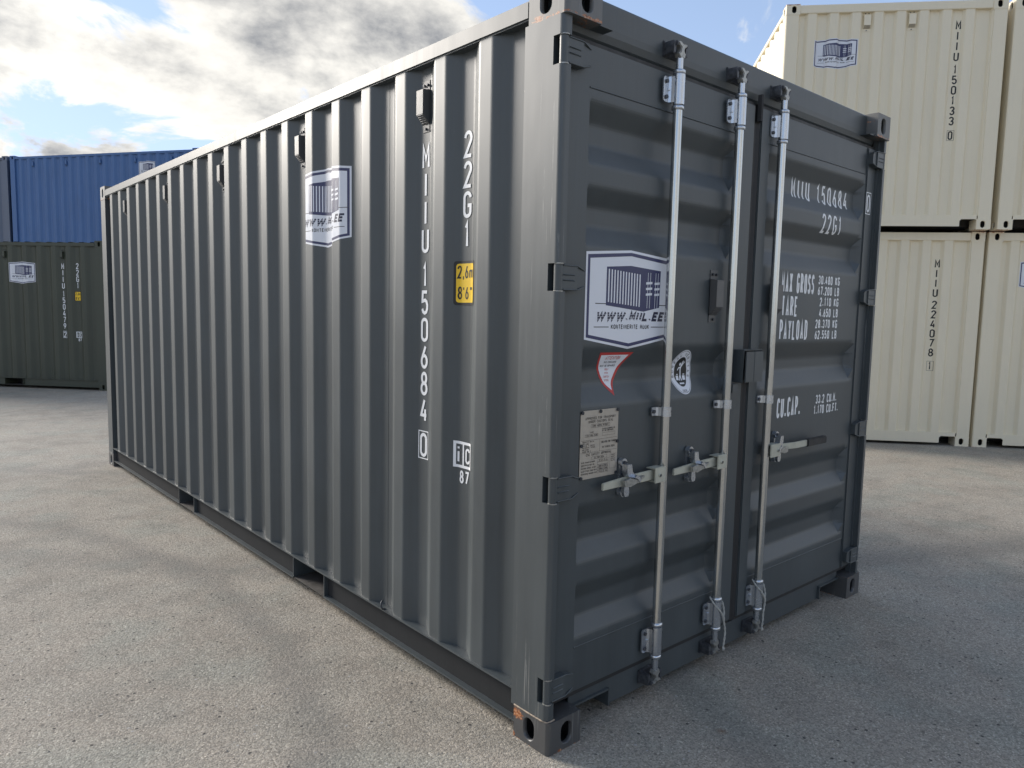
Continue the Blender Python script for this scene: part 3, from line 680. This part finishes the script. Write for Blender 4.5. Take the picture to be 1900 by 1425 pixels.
# ---- doors
YO, YI = .050, .090
ZB = [(2.249, YO), (2.182, YI), (2.111, YI), (2.039, YO), (1.967, YO), (1.902, YI), (1.835, YI), (1.761, YO), (1.412, YO), (1.336, YI), (1.279, YI), (1.205, YO), (.851, YO), (.777, YI), (.706, YI), (.640, YO), (.562, YO), (.491, YI), (.423, YI), (.360, YO)]
zp = rounded(sorted([(z, y) for z, y in ZB] + [(.330, YO), (2.284, YO)]), .012)
ZT, ZBOT = 2.424, .160
def make_door(x0, x1, px0, px1, name):
    """door leaf x0..x1 with recessed corrugated panel px0..px1"""
    d = MB(); fr = .044
    for a, c in ((x0, px0), (px1, x1)):       # tubular uprights
        d.box(a, c, fr, .10, ZBOT, ZT, 'grey')
    o = d.build('door', mc, bevel=.005)
    # top and bottom plates
    b = MB(); b.box(px0 + .001, px1 - .001, YO + .002, .10, 2.287, ZT, 'grey'); b.build('top_plate', o)
    b = MB(); b.box(px0 + .001, px1 - .001, YO + .002, .10, ZBOT, .328, 'grey'); b.build('bottom_plate', o)
    for z in (2.2875, .3275):
        b = MB(); b.tube([(px0 + .004, YO + .0005, z), (px1 - .004, YO + .0005, z)], .0028, 'grey', 6); b.build('weld_bead', o)
    b = MB(); s = .042
    e = .0
    cols = [(px0, 0.0), (px0 + .004, 0.0), (px0 + .004 + .008, 1.0), (px1 - .004 - s, 1.0), (px1 - .004, 0.0), (px1, 0.0)]
    vs = []; 
    for z, y in zp:
        for x, k in cols: vs.append((x, YO + (y - YO) * k, z))
    nc = len(cols); fs_ = []
    for i in range(len(zp) - 1):
        for j in range(nc - 1): a = i * nc + j; fs_.append((a, a + 1, a + nc + 1, a + nc))
    b.add(vs, fs_, 'grey'); b.build('corrugated_panel', o)
    b = MB()   # gasket strips
    b.box(x0 - .008, x1 + .008, .056, .075, ZBOT - .017, ZBOT + .001, 'rubber'); b.build('gasket', o); b = MB(); b.box(x0 - .008, x1 + .008, .056, .085, ZT - .001, ZT + .014, 'rubber')
    b.build('gasket', o)
    return o
def fd(px0, px1):
    s = .042
    def f(x, z, off):
        k = min(1, max(0, (x - px0 - .004) / .008), max(0, (px1 - .004 - x) / s)) if px0 < x < px1 else 0
        k = max(0, min(k, 1)); y = interp(zp, z)
        if z > 2.284 or z < .33: return (x, YO + .002 - off, z)
        if not (px0 < x < px1): return (x, .044 - off, z)
        return (x, YO + (y - YO) * k - off, z)
    return f
dl = make_door(.044, 1.186, .164, 1.075, 'left'); dr = make_door(1.238, 2.394, 1.315, 2.292, 'right')
fL, fR = fd(.164, 1.075), fd(1.315, 2.292); zbr = [p[0] for p in zp]; xbrR = [1.319, 1.327, 2.246, 2.288]
b = MB(); b.prism([(1.180, .064), (1.244, .064), (1.240, .052), (1.226, .046), (1.212, .055), (1.196, .058)], ZBOT - .01, ZT + .01, 'rubber', 'z'); b.build('centre_gasket', dr)
b = MB(); b.prism([(1.203, .046), (1.207, .030), (1.214, .026), (1.222, .034), (1.230, .048)], 2.36, 2.47, 'rubber', 'z'); b.build('gasket_flap', dr)
for sx in (0, 1):   # side gaskets hidden behind the hinges, dark
    b = MB(); b.box(.030, .043, .050, .07, ZBOT, ZT, 'rubber')
    if sx: b.mirror_x(WD)
    b.build('gasket', dr if sx else dl)
# hinges
for sx, par in ((0, dl), (1, dr)):
    for z0, z1 in HZ:
        b = MB(); zc = (z0 + z1) / 2; h = (z1 - z0)
        b.cyl((.018, .028, z0 + .003), (.018, .028, z1 - .003), .0145, 'grey', 18)
        # leaf: tapering cast blade with two ribs
        def slab(x0, x1, h0, h1, y0, y1):
            b.add([(x0, y0, zc - h0), (x1, y0, zc - h1), (x1, y0, zc + h1), (x0, y0, zc + h0), (x0, y1, zc - h0), (x1, y1, zc - h1), (x1, y1, zc + h1), (x0, y1, zc + h0)],
                  [(0, 1, 2, 3), (0, 4, 5, 1), (1, 5, 6, 2), (2, 6, 7, 3), (3, 7, 4, 0)], 'grey')
        slab(.026, .098, h * .46, h * .46, .016, .0435); slab(.098, .138, h * .46, h * .30, .022, .0435)
        for dz in (-.009, .009): b.add([(.032, .0158, zc + dz - .0025), (.085, .0158, zc + dz - .0025), (.085, .0158, zc + dz + .0025), (.032, .0158, zc + dz + .0025), (.032, .0115, zc + dz), (.082, .0135, zc + dz)], [(0, 1, 5, 4), (3, 4, 5, 2), (1, 2, 5), (0, 4, 3)], 'grey')
        b.tube([(.030, .0155, zc + h * .44), (.098, .0155, zc + h * .44), (.138, .022, zc + h * .29)], .0028, 'grey', 6)
        b.tube([(.030, .0155, zc - h * .44), (.098, .0155, zc - h * .44), (.138, .022, zc - h * .29)], .0028, 'grey', 6)
        for zz_ in (z0, z1): b.cyl((.018, .026, zz_ - .0018), (.018, .026, zz_ + .0018), .0165, 'forge', 16)
        if sx: b.mirror_x(WD)
        b.build('hinge', par)
# locking bars
BARS = [(.607, dl), (1.025, dl), (1.366, dr)]
BY = .016
def bracket(z0, z1, x, par, small=False):
    b = MB(); R = .0235
    ang = [(x + R * math.cos(rad(a)), BY - R * math.sin(rad(a))) for a in range(-35, 182, 12)]
    inn = [(x + (R - .004) * math.cos(rad(a)), BY - (R - .004) * math.sin(rad(a))) for a in range(181, -36, -12)]
    fl = x - (.062 if not small else .056)
    # sleeve
    b.prism(ang + inn, z0, z1, 'zinc', 'z', smooth=True)
    # flange with rounded ends
    zc0, zc1, rr_ = z0 + (.008 if not small else .002), z1 - (.008 if not small else .002), (.012 if not small else .004)
    pts = [(x - .012, zc0), (x - .012, zc1)]
    pts += [(fl + rr_ - rr_ * math.sin(rad(a)), zc1 - rr_ + rr_ * math.cos(rad(a))) for a in (0, 30, 60, 90)]
    pts += [(fl + rr_ - rr_ * math.cos(rad(a)), zc0 + rr_ - rr_ * math.sin(rad(a))) for a in (0, 30, 60, 90)]
    b.prism(pts, .036, .0415, 'zinc', 'y')
    b.add([(x - R, BY, zc0), (x - R - .004, BY + .012, zc0), (x - R - .011, .0358, zc0), (x - R - .011, .0358, zc1), (x - R - .004, BY + .012, zc1), (x - R, BY, zc1)], [(0, 1, 4, 5), (1, 2, 3, 4)], 'zinc')
    bz = ((z0 + .026), (z1 - .026)) if not small else ((z0 + z1) / 2,)
    for z in bz: b.cyl((x - .046, .036, z), (x - .046, .030, z), .0075, 'zinc_dirty', 10)
    if not small: b.cyl((x - .0335, .034, (z0 + z1) / 2 - .004), (x - .0335, .034, (z0 + z1) / 2 + .004), .005, 'zinc', 8)
    for z in bz: b.cyl((x + .0195, BY - .010, z), (x + .024, BY - .0125, z), .004, 'ink', 8)
    return b.build('bar_bracket', par)
def keeper(x, z, up, par, flip=1):
    """welded cam keeper: two lugs with horns, dark"""
    b = MB(); s = 1 if up else -1
    for sg in (-1, 1):
        xx = x + sg * .036
        b.prism([(xx - .008, z - .024), (xx + .008, z - .024), (xx + .010, z + .004), (xx + .006, z + .026), (xx - .006, z + .022), (xx - .010, z)], .012, .062, 'zinc_dirty', 'y')
        b.prism([(xx - sg * .004, z + s * .004), (xx - sg * .020, z + s * .010), (xx - sg * .022, z + s * .018), (xx - sg * .002, z + s * .022)], .004, .022, 'zinc_dirty', 'y')
    b.box(x - .05, x + .05, .052, .0625, z - .028, z + .028, 'zinc_dirty')
    return b.build('cam_keeper', par, bevel=.003)
def cam_head(x, z, up, par):
    s = 1 if up else -1
    b = MB()
    b.prism([(x - .014, z - s * .034), (x + .014, z - s * .034), (x + .020, z - s * .016), (x + .010, z - s * .008), (x + .014, z + s * .006), (x + .028, z + s * .012), (x + .026, z + s * .022), (x + .004, z + s * .016),
             (x - .010, z + s * .026), (x - .026, z + s * .020), (x - .020, z + s * .010), (x - .008, z + s * .004), (x - .012, z - s * .012), (x - .024, z - s * .020)], .002, .026, 'forge', 'y')
    return b.build('cam', par, bevel=.003)
for i, (x, par) in enumerate(BARS):
    b = MB()
    b.cyl((x, BY, .20), (x, BY, 2.40), .0178, 'zinc_dull', 24)
    for za, zb in ((2.40, 2.49), (.112, .20)): b.cyl((x, BY, za), (x, BY, zb), .0135, 'zinc', 16)
    b.build('locking_bar', par)
    for z in (2.4235, 2.2955, .3095, .178):
        b = MB(); b.tube([(x, BY, z - .008), (x, BY, z - .005), (x, BY, z + .005), (x, BY, z + .008)], [.020, .0235, .0235, .020], 'zinc', 18); b.build('collar', par)
    bracket(2.306, 2.414, x, par); bracket(.188, .300, x, par); bracket(1.143, 1.180, x, par, True)
    keeper(x, 2.508, True, mc); keeper(x, .088, False, mc)
    cam_head(x, 2.505, True, par); cam_head(x, .092, False, par)
# handles with hubs and catches
def handle_set(xb, sgn, par, grip=False, drop=0.0):
    zc = .924
    b = MB(); a, c = sorted((xb + sgn * .018, xb + sgn * .084))
    b.box(min(xb - .002, a), max(xb + .002, c) if False else c, BY - .030, BY - .024, zc - .030, zc + .030, 'handle')
    b.box(a, c, BY - .024, BY + .018, zc + .022, zc + .027, 'handle'); b.box(a, c, BY - .024, BY + .018, zc - .027, zc - .022, 'handle')
    b.cyl((xb + sgn * .058, BY - .024, zc), (xb + sgn * .058, BY - .036, zc), .0085, 'bolt', 10)
    b.build('handle_hub', par, bevel=.003)
    # flat bar handle, gently cranked
    x0, x1, x2, x3 = xb + sgn * .060, xb + sgn * .150, xb + sgn * .235, xb + sgn * .352
    pts = [(x0, BY - .010), (x1, BY - .012), (x2, BY - .004), (x3, BY - .006)] if not grip else [(x0, BY - .008), (x1, BY - .002), (x2, BY - .026), (x3 + .0, BY - .022)]
    hh = [.019, .019, .016, .013]; zz_ = [zc, zc - .001, zc - .006 - drop, zc - .010 - drop]
    if grip: hh = [.014, .014, .015, .015]; zz_ = [zc, zc + .002, zc + .004, zc + .003]
    vs = []
    for (x, y), h_, z in zip(pts, hh, zz_): vs += [(x, y, z - h_), (x, y + .010, z - h_), (x, y + .010, z + h_), (x, y, z + h_)]
    f_ = []
    for k in range(3):
        for e in range(4): f_.append((k * 4 + e, k * 4 + (e + 1) % 4, k * 4 + 4 + (e + 1) % 4, k * 4 + 4 + e))
    f_ += [(0, 1, 2, 3), (15, 14, 13, 12)]
    b = MB(); b.add(vs, f_, 'handle'); ho = b.build('door_handle', par, bevel=.002)
    if grip:
        b = MB(); b.box(x3 - .004, x3 + .185, BY - .030, BY - .005, zc - .015, zc + .021, 'grip'); b.build('handle_grip', par, bevel=.004)
    # catch: base plate, upper arm, hooked tongue, lower eye
    cx = xb + sgn * (.220 if not grip else .118)
    b = MB()
    sg = -sgn; PX = lambda pts: [(cx + sg * x, zc + z) for x, z in (pts if sg > 0 else list(reversed(pts)))]
    b.prism(PX([(-.013, -.050), (.013, -.050), (.013, .060), (-.013, .060)]), .036, .049, 'zinc', 'y')
    for z in (.060, -.052):
        b.cyl((cx, .026, zc + z), (cx, .046, zc + z), .0165, 'zinc', 20); b.cyl((cx, .019, zc + z), (cx, .026, zc + z), .0085, 'bolt', 8)
    b.prism(PX([(-.013, .058), (-.012, .030), (-.004, .012), (.020, .004), (.040, -.010), (.050, -.004), (.046, .008), (.030, .018), (.018, .030), (.013, .058)]), .0, .026, 'zinc', 'y')
    b.prism(PX([(.012, .010), (.030, .004), (.044, -.012), (.050, -.006), (.044, .008), (.026, .018)]), -.016, .0, 'zinc', 'y')
    b.prism(PX([(-.038, .004), (-.036, -.018), (-.006, -.022), (.034, -.012), (.074, .004), (.072, .010), (.030, .0), (.0, .008)]), -.013, .0, 'forge', 'y')
    b.prism(PX([(-.014, -.022), (.010, -.024), (.014, -.050), (.010, -.064), (-.010, -.064), (-.015, -.050)]), .010, .026, 'zinc', 'y')
    b.build('handle_catch', par, bevel=0)
handle_set(.607, -1, dl); handle_set(1.025, -1, dl, drop=0.0); handle_set(1.366, 1, dr, grip=True)
# door vents
for x, par in ((.940, dl), (1.418, dr)):
    b = vent_mesh(.050, .214); o = b.build('vent', par); o.location = (x, YO - .0005, 1.612)
# lock box
b = MB(); X0, X1, Z0, Z1 = 1.112, 1.262, 1.250, 1.386
b.box(X0, X0 + .004, -.004, .044, Z0 - .002, Z1 + .004, 'grey'); b.box(X0 + .004, X1, -.004, .044, Z1, Z1 + .004, 'grey')
b.box(X0 + .012, X1, -.010, -.004, Z0, Z1 - .004, 'grey'); b.box(X1 - .004, X1, -.004, .044, Z0, Z1, 'grey'); b.box(X0 + .004, X1 - .004, .036, .042, Z0, Z1, 'hollow_shade')
b.build('lock_box', dl, bevel=.002)
b = MB(); b.box(1.062, 1.106, .012, .044, Z0 - .044, Z0 - .006, 'grey'); b.build('lock_lug', dl, bevel=.002)
b = MB(); b.tube([(X0 + .079, -.0104, Z0 + .003), (X0 + .079, -.0104, Z1 - .006)], .0012, 'grey', 6); b.build('fold_line', dl)
# cords hanging at the lower brackets
def cord(x, par, dx):
    cx = [(x - .024, .032, .318), (x - .033, .008, .300), (x - .012, -.014, .266), (x + .010, -.014, .238), (x + .026, -.010, .210), (x + .029 + dx, -.009, .165), (x + .022 + dx, -.012, .120), (x + .018 + dx, -.010, .086)]
    cx2 = [(x + .016, .032, .318), (x + .030, .010, .296), (x + .034, -.002, .26), (x + .027, -.010, .215)]
    b = MB()
    def dense(P, n=7):
        out = []
        for i in range(len(P) - 1):
            p0, p1, p2, p3 = [Vector(P[max(0, min(len(P) - 1, i + k))]) for k in (-1, 0, 1, 2)]
            for j in range(n):
                t = j / n; out.append(.5 * ((2 * p1) + (p2 - p0) * t + (2 * p0 - 5 * p1 + 4 * p2 - p3) * t * t + (3 * p1 - p0 - 3 * p2 + p3) * t ** 3))
        out.append(Vector(P[-1])); return out
    for P in (cx, cx2):
        D = dense(P)
        for ph in (0, math.pi):
            b.tube([p + Vector((math.cos(k * .9 + ph) * .0022, math.sin(k * .9 + ph) * .0022, 0)) for k, p in enumerate(D)], .0026, 'rope', 6)
    b.tube([(x + .018 + dx, -.010, .092), (x + .020 + dx, -.012, .084), (x + .018 + dx, -.010, .076)], [.003, .007, .003], 'rope', 8)
    b.build('cord', par)
cord(1.025, dl, .012); cord(1.366, dr, -.010)
# ---- door lettering
d = Decal(); d.text('MIIU 150684', 1.598, 2.090, .094, .034, .020, .0115, 'white', fit=.575); d.build('identification_number', dr, fR, xbrR, zbr)
d = Decal(); d.text('22G1', 1.842, 1.948, .094, .036, .018, .0115, 'white', fit=.205); d.build('size_code', dr, fR, xbrR, zbr)
d = Decal(); d.frame(2.296, 2.083, 2.354, 2.197, .0042, 'white'); d.text('0', 2.306, 2.094, .092, .038, 0, .0110, 'white'); d.build('check_digit', dr, lambda u, v, o: (u, .044 - o, v))
d = Decal()
for s, x, z, fit_ in (('MAX GROSS', 1.490, 1.646, .310), ('TARE', 1.500, 1.536, .148), ('PAYLOAD', 1.493, 1.4255, .264), ('CU.CAP.', 1.509, 1.056, .222)):
    d.text(s, x, z, .096, .024, .0085, .0118, 'white', fit=fit_)
for s, z, x in (('30.480 KG', 1.697, 1.841), ('67.200 LB', 1.644, 1.841), ('2.110 KG', 1.590, 1.868), ('4.650 LB', 1.536, 1.868), ('28.370 KG', 1.481, 1.836), ('62.550 LB', 1.427, 1.836)):
    d.text(s, x, z, .044, .018, .0052, .0078, 'white', fit=2.068 - x)
d.text('33.2 CU.M.', 1.888, 1.100, .046, .018, .005, .0078, 'white', fit=.225); d.text('1.170 CU.FT.', 1.874, 1.046, .046, .018, .005, .0078, 'white', fit=.262)
d.build('weight_lettering', dr, fR, xbrR, zbr)
d = Decal(); logo(d, .413, .173, .653, 1.744, 1.763, 1.441, 1.404); d.build('company_sticker', dl, fL, (.168, .21), zbr)
# triangular attention sticker
d = Decal()
def bz(a, c, b_, n=6): return [((1 - t) ** 2 * a[0] + 2 * t * (1 - t) * c[0] + t * t * b_[0], (1 - t) ** 2 * a[1] + 2 * t * (1 - t) * c[1] + t * t * b_[1]) for t in [k / n for k in range(n + 1)]]
tl, tr, bb = (.272, 1.393), (.458, 1.391), (.362, 1.232)
d.poly([tr, tl] + bz(tl, (.280, 1.300), bb)[1:] + bz(bb, (.372, 1.300), tr)[1:-1], 'red', 0)
tl2, tr2, b2 = (.283, 1.383), (.435, 1.382), (.358, 1.252)
d.poly([tr2, tl2] + bz(tl2, (.294, 1.300), b2)[1:] + bz(b2, (.364, 1.305), tr2)[1:-1], 'white_d', 1)
d.text('ATTENTION', .312, 1.365, .013, .008, .0015, .0018, 'red', 2, shear=.25)
for k, (s, x) in enumerate((('THIS CONTAINER', .312), ('MUST BE REPAIRED', .300), ('ONLY', .330), ('WITH', .330), ('CORTEN', .324), ('STEEL', .330))):
    d.text(s, x, 1.352 - k * .0135, .0075, .0042, .0012, .0011, 'ink' if k < 2 else 'red', 2)
d.build('warning_sticker', dl, fL, (), zbr)
# oval inspection sticker
d = Decal(); ox, oz = .793, 1.303
ell = lambda rx, ry, n=36: [(ox + rx * math.cos(2 * math.pi * k / n), oz + ry * math.sin(2 * math.pi * k / n)) for k in range(n)]
d.poly(ell(.070, .090), 'white_d', 0); d.stroke(ell(.0655, .085) + [ell(.0655, .085)[0]], .0016, 'ink', 1); d.poly(ell(.042, .060), 'ink', 1)
for k, c in enumerate('BUREAU VERITAS'):
    a = 195 - k * (210 / 13.0); ca, sa = math.cos(rad(a)), math.sin(rad(a)); px_, pz_ = ox + .0535 * ca, oz + .072 * sa
    for pl in G.get(c, []):
        d.stroke([(px_ + (p[0] - .5) * .007 * sa + (p[1] - .5) * .011 * ca, pz_ - (p[0] - .5) * .007 * ca + (p[1] - .5) * .011 * sa) for p in pl], .0018, 'ink', 1)
d.text('1828', ox - .016, oz - .081, .010, .0065, .0018, .0017, 'ink', 1)
d.stroke([(ox + .012, oz + .044), (ox + .006, oz + .026), (ox - .002, oz + .012), (ox - .001, oz - .012), (ox + .004, oz - .036)], .0065, 'white_d', 2)
d.stroke([(ox - .020, oz + .006), (ox - .012, oz + .016), (ox + .002, oz + .018), (ox + .024, oz + .040)], .0045, 'white_d', 2)
d.stroke([(ox - .001, oz - .012), (ox - .010, oz - .036)], .005, 'white_d', 2); d.poly([(ox - .004 + .006 * math.cos(k), oz + .030 + .007 * math.sin(k)) for k in range(6)], 'white_d', 2)
for a, c_ in ((-.030, -.014), (.012, .030)): d.rect(ox + a, oz - .034, ox + c_, oz - .016, 'white_d', 2); d.rect(ox + a + .004, oz - .013, ox + c_ - .002, oz - .009, 'white_d', 2)
d.rect(ox - .016, oz - .050, ox + .014, oz - .044, 'white_d', 2)
d.build('inspection_sticker', dl, fL, (), zbr)
# steel data plate
x0, x1, z0, z1 = .166, .366, .944, 1.190
b = MB(); nt_ = .011
pts = [(x0 + nt_, z0), (x1 - nt_, z0), (x1 - nt_, z0 + nt_), (x1, z0 + nt_), (x1, z1 - nt_), (x1 - nt_, z1 - nt_), (x1 - nt_, z1), (x0 + nt_, z1), (x0 + nt_, z1 - nt_), (x0, z1 - nt_), (x0, z0 + nt_), (x0 + nt_, z0 + nt_)]
b.prism(pts, .0455, .0485, 'plate', 'y'); po = b.build('data_plate', dl)
for x, z in ((x0 + .006, z0 + .006), (x1 - .006, z0 + .006), (x0 + .006, z1 - .006), (x1 - .006, z1 - .006), ((x0 + x1) / 2, z1 - .006), (x0 + .004, (z0 + z1) / 2), (x1 - .004, (z0 + z1) / 2)):
    b = MB(); b.cyl((x, .040, z), (x, .0435, z), .0065, 'bolt', 12); b.build('rivet', dl)
d = Decal(); fp = lambda u, v, o: (u, .0452 - o * .3, v)
X = lambda f: x0 + f * (x1 - x0)
Zf = lambda f: z0 + f * (z1 - z0)
T = lambda s, x, z, h, fit_, t=.0011: d.text(s, X(x), Zf(z), h, .004, .0012, t, 'etch', fit=fit_ * (x1 - x0))
T('APPROVED FOR TRANSPORT', .12, .865, .0095, .80, .0014); T('UNDER CUSTOMS SEAL', .20, .815, .0095, .66, .0014)
d.frame(X(.27), Zf(.745), X(.77), Zf(.795), .0008, 'etch'); T('CHN 4896 R1507', .31, .755, .008, .42, .0014)
T('TYPE', .24, .665, .006, .10); d.frame(X(.13), Zf(.615), X(.46), Zf(.655), .0007, 'etch'); T('CC4-486-2408', .16, .622, .0065, .28)
T('MANUFACTURERS NO', .57, .70, .006, .34); T('OF THE CONTAINER', .57, .672, .006, .30); d.frame(X(.57), Zf(.61), X(.92), Zf(.655), .0007, 'etch')
for z in (.565, .385): d.rect(X(.02), Zf(z), X(.98), Zf(z) + .0008, 'etch')
d.rect(X(.51), Zf(.385), X(.51) + .0008, Zf(.565), 'etch')
for k, (s, w_) in enumerate((('IDENTITY NO 24', .30), ('NO 486', .16), ('DATE 1 2024', .32), ('MATERIAL STEEL', .34), ('METHOD', .16), ('WOOD NO 2', .22))): T(s, .06, .535 - k * .028, .0050, w_)
T('TREATED FOR TIMBER', .55, .50, .0075, .40, .0016); T('IM TASCO 2024', .58, .425, .0075, .34, .0016)
T('CSC SAFETY APPROVAL', .16, .335, .0095, .68, .0016); d.frame(X(.30), Zf(.28), X(.72), Zf(.318), .0007, 'etch'); T('GL 1507 2024', .38, .286, .006, .26)
for k, (s, w_) in enumerate((('DATE MANUFACTURED', .36), ('IDENTIFICATION NO', .34), ('MAXIMUM GROSS WEIGHT', .40), ('ALLOW STACK LOAD FOR G', .42), ('TRANSVERSE RACKING TEST', .42))): T(s, .04, .235 - k * .042, .0058, w_)
for k in range(5): d.frame(X(.47), Zf(.228 - k * .042), X(.76), Zf(.268 - k * .042), .0006, 'etch')
for k, s in enumerate(('2024', '', '30480 KG 67200 LB', '192000 KG 423280', '15240 KG')):
    if s: T(s, .50, .236 - k * .042, .0056, .24)
d.frame(X(.80), Zf(.10), X(.97), Zf(.32), .0006, 'etch')
for k, s in enumerate(('FIRST', 'NEXT', 'EXAM', 'DATE')): T(s, .83, .29 - k * .028, .005, .11)
d.build('engraved_text', dl, fp)
# lashing hook on the bottom rail
b = MB(); b.tube([(.012, 1.075, .178), (-.004, 1.075, .182), (-.010, 1.077, .196), (-.004, 1.085, .210), (.010, 1.095, .214)], .0038, 'bolt', 8); b.build('lashing_ring', mc)

# ================================================================== OTHER CONTAINERS
def place(p0, th): return p0, th
def Rz(a, x, y): return (x * math.cos(a) - y * math.sin(a), x * math.sin(a) + y * math.cos(a))
# dark green container, long side facing, number end to the right
GX, GY, GTH = 1.457, 12.55, rad(131)
gr = thing('shipping_container', 'dark green container at ground level at the left edge, yellow height label on its side', 'shipping container', (GX, GY, 0), GTH - math.pi / 2)
fs2, fe2, b2S, b2E = body(gr, 'green', sides=(0, 1), front=True)
side_marks(gr, 'MIIU 150479', '2', fs2, b2S, logo_y=1.60, logo_z=2.03)
for k in range(5):
    if k == 0: v0 = vent_mesh(cover='green', tabm='green').build('vent', gr); v0.rotation_euler = (0, 0, rad(-90)); v0.location = (.0445, .828, 2.345)
    else: share(v0, gr, (.0445, .828 + 1.114 * k, 2.345))
# blue containers on the second tier behind it
bth = rad(123.7)
def blue(name_label, col, off, supp_label, logo_y=1.58):
    dx, dy = Rz(bth - math.pi / 2, 0, off)
    bx, by = 4.873 + dx, 17.96 + dy
    lo = thing('shipping_container', supp_label, 'shipping container', (bx, by, 0), bth - math.pi / 2, 'lower containers of the blue stacks')
    body(lo, col, H=2.896, front=False)
    t = thing('shipping_container', name_label, 'shipping container', (bx, by, 2.896), bth - math.pi / 2)
    f_, _, bs, _ = body(t, col, front=True)
    d = Decal(); logo(d, logo_y, logo_y - .242, logo_y + .242, 2.30, 2.322, 1.975, 1.938); mirror_decal_u(d, logo_y); d.build('company_sticker', t, f_, bs)
    for k in range(5):
        if k == 0: v0 = vent_mesh(cover=col, tabm=col).build('vent', t); v0.rotation_euler = (0, 0, rad(-90)); v0.location = (.0445, .828, 2.345)
        else: share(v0, t, (.0445, .828 + 1.114 * k, 2.345))
    return t
blue('bright blue container stacked high behind the dark green one at left', 'blue', 0, 'blue container under the bright blue one, hidden behind the dark green one')
blue('grey-blue container cut by the left picture edge, beside the bright blue one', 'blue2', 6.14, 'grey-blue container under the upper grey-blue one, behind the dark green one')
# cream containers, closed ends facing
def cream(label, rx, ry, z0, th, number, check, ntop, xs=.52, lg=None, vents_x=(), group='cream containers stacked two high on the right'):
    # rx, ry: bottom corner that is right-hand as seen from the front of the end wall
    ox_, oy_ = Rz(th, 0, 6.058)
    t = thing('shipping_container', label, 'shipping container', (rx - ox_, ry - oy_, z0), th, group)
    f1, f2, bs, be = body(t, 'cream', mc='cream_rust', front=True)
    if number:
        d = Decal(); d.vtext(number, xs, ntop, .100, .057, .116, .0155, 'ink'); zb = ntop - 1.345
        d.frame(xs - .037, zb, xs + .037, zb + .118, .003, 'ink'); d.vtext(check, xs, zb + .109, .100, .052, .112, .0155, 'ink')
        mirror_decal_u(d, xs); d.build('identification_number', t, f2, be)
    if lg:
        c, zc = lg; d = Decal(); logo(d, c, c - .245, c + .245, zc + .155, zc + .172, zc - .14, zc - .175); mirror_decal_u(d, c); d.build('company_sticker', t, f2, be)
    for i, (vx, vz) in enumerate(vents_x):
        v0 = vent_mesh(.075, .22, cover='cream', tabm='cream').build('vent', t); v0.rotation_euler = (0, 0, rad(180)); v0.location = (vx, 6.058 - .0495, vz)
    return t
CTH = 2.29
lx, ly = 8.38, 1.27; ux, uy = 8.25, 1.19
cream('lower cream container directly right of the dark doors, black number ending in a boxed 1', lx, ly, 0, CTH, 'MIIU 224078', '1', 2.26, .50)
cream('upper cream container with a company sticker and black number ending in a boxed 0', ux, uy, 2.60, CTH, 'MIIU 150133', '0', 2.37, .505, (1.85, 2.03), ((1.515, 2.385), (1.019, 2.385)))
rdx, rdy = -math.cos(CTH), -math.sin(CTH)
k1 = 2.438 + .035
cream('lower cream container at the right picture edge with a sticker, standing on the asphalt', lx + rdx * k1, ly + rdy * k1, 0, CTH, None, None, 0, .5, (1.80, 2.09))
k2 = 2.438 + .07
cream('upper cream container cut off by the right picture edge', ux + rdx * k2, uy + rdy * k2, 2.60, CTH, None, None, 0)

# ================================================================== loose grit
b = MB()
for i in range(2600):
    r_ = random.random() ** 1.6 * 9; a = random.uniform(-.6, 1.9) 
    x = -1.7 + r_ * math.sin(a); y = -1.7 + r_ * math.cos(a)
    if -.05 < x < 2.5 and -.05 < y < 6.1: continue
    s_ = random.uniform(.0015, .0042) * (1.5 if random.random() < .05 else 1); h_ = s_ * random.uniform(.4, .9)
    n_ = 5; ring = [(x + s_ * random.uniform(.7, 1.2) * math.cos(k * 1.257 + i), y + s_ * random.uniform(.7, 1.2) * math.sin(k * 1.257 + i), -.001) for k in range(n_)]
    up_ = [(x + (p[0] - x) * .55, y + (p[1] - y) * .55, h_) for p in ring]
    m_ = random.choice(('grit_l', 'grit_m', 'grit_m', 'grit_d'))
    b.add(ring + up_, [(k, (k + 1) % n_, n_ + (k + 1) % n_, n_ + k) for k in range(n_)] + [tuple(range(n_, 2 * n_))], m_)
M['grit_l'] = plain('pale grit', (0.42, 0.40, 0.36), 0.8); M['grit_m'] = plain('grey grit', (0.22, 0.21, 0.19), 0.85); M['grit_d'] = plain('dark grit', (0.06, 0.058, 0.055), 0.85)
go = b.build('loose_grit'); go['kind'] = 'stuff'; go['label'] = 'scattered loose grit on the asphalt'
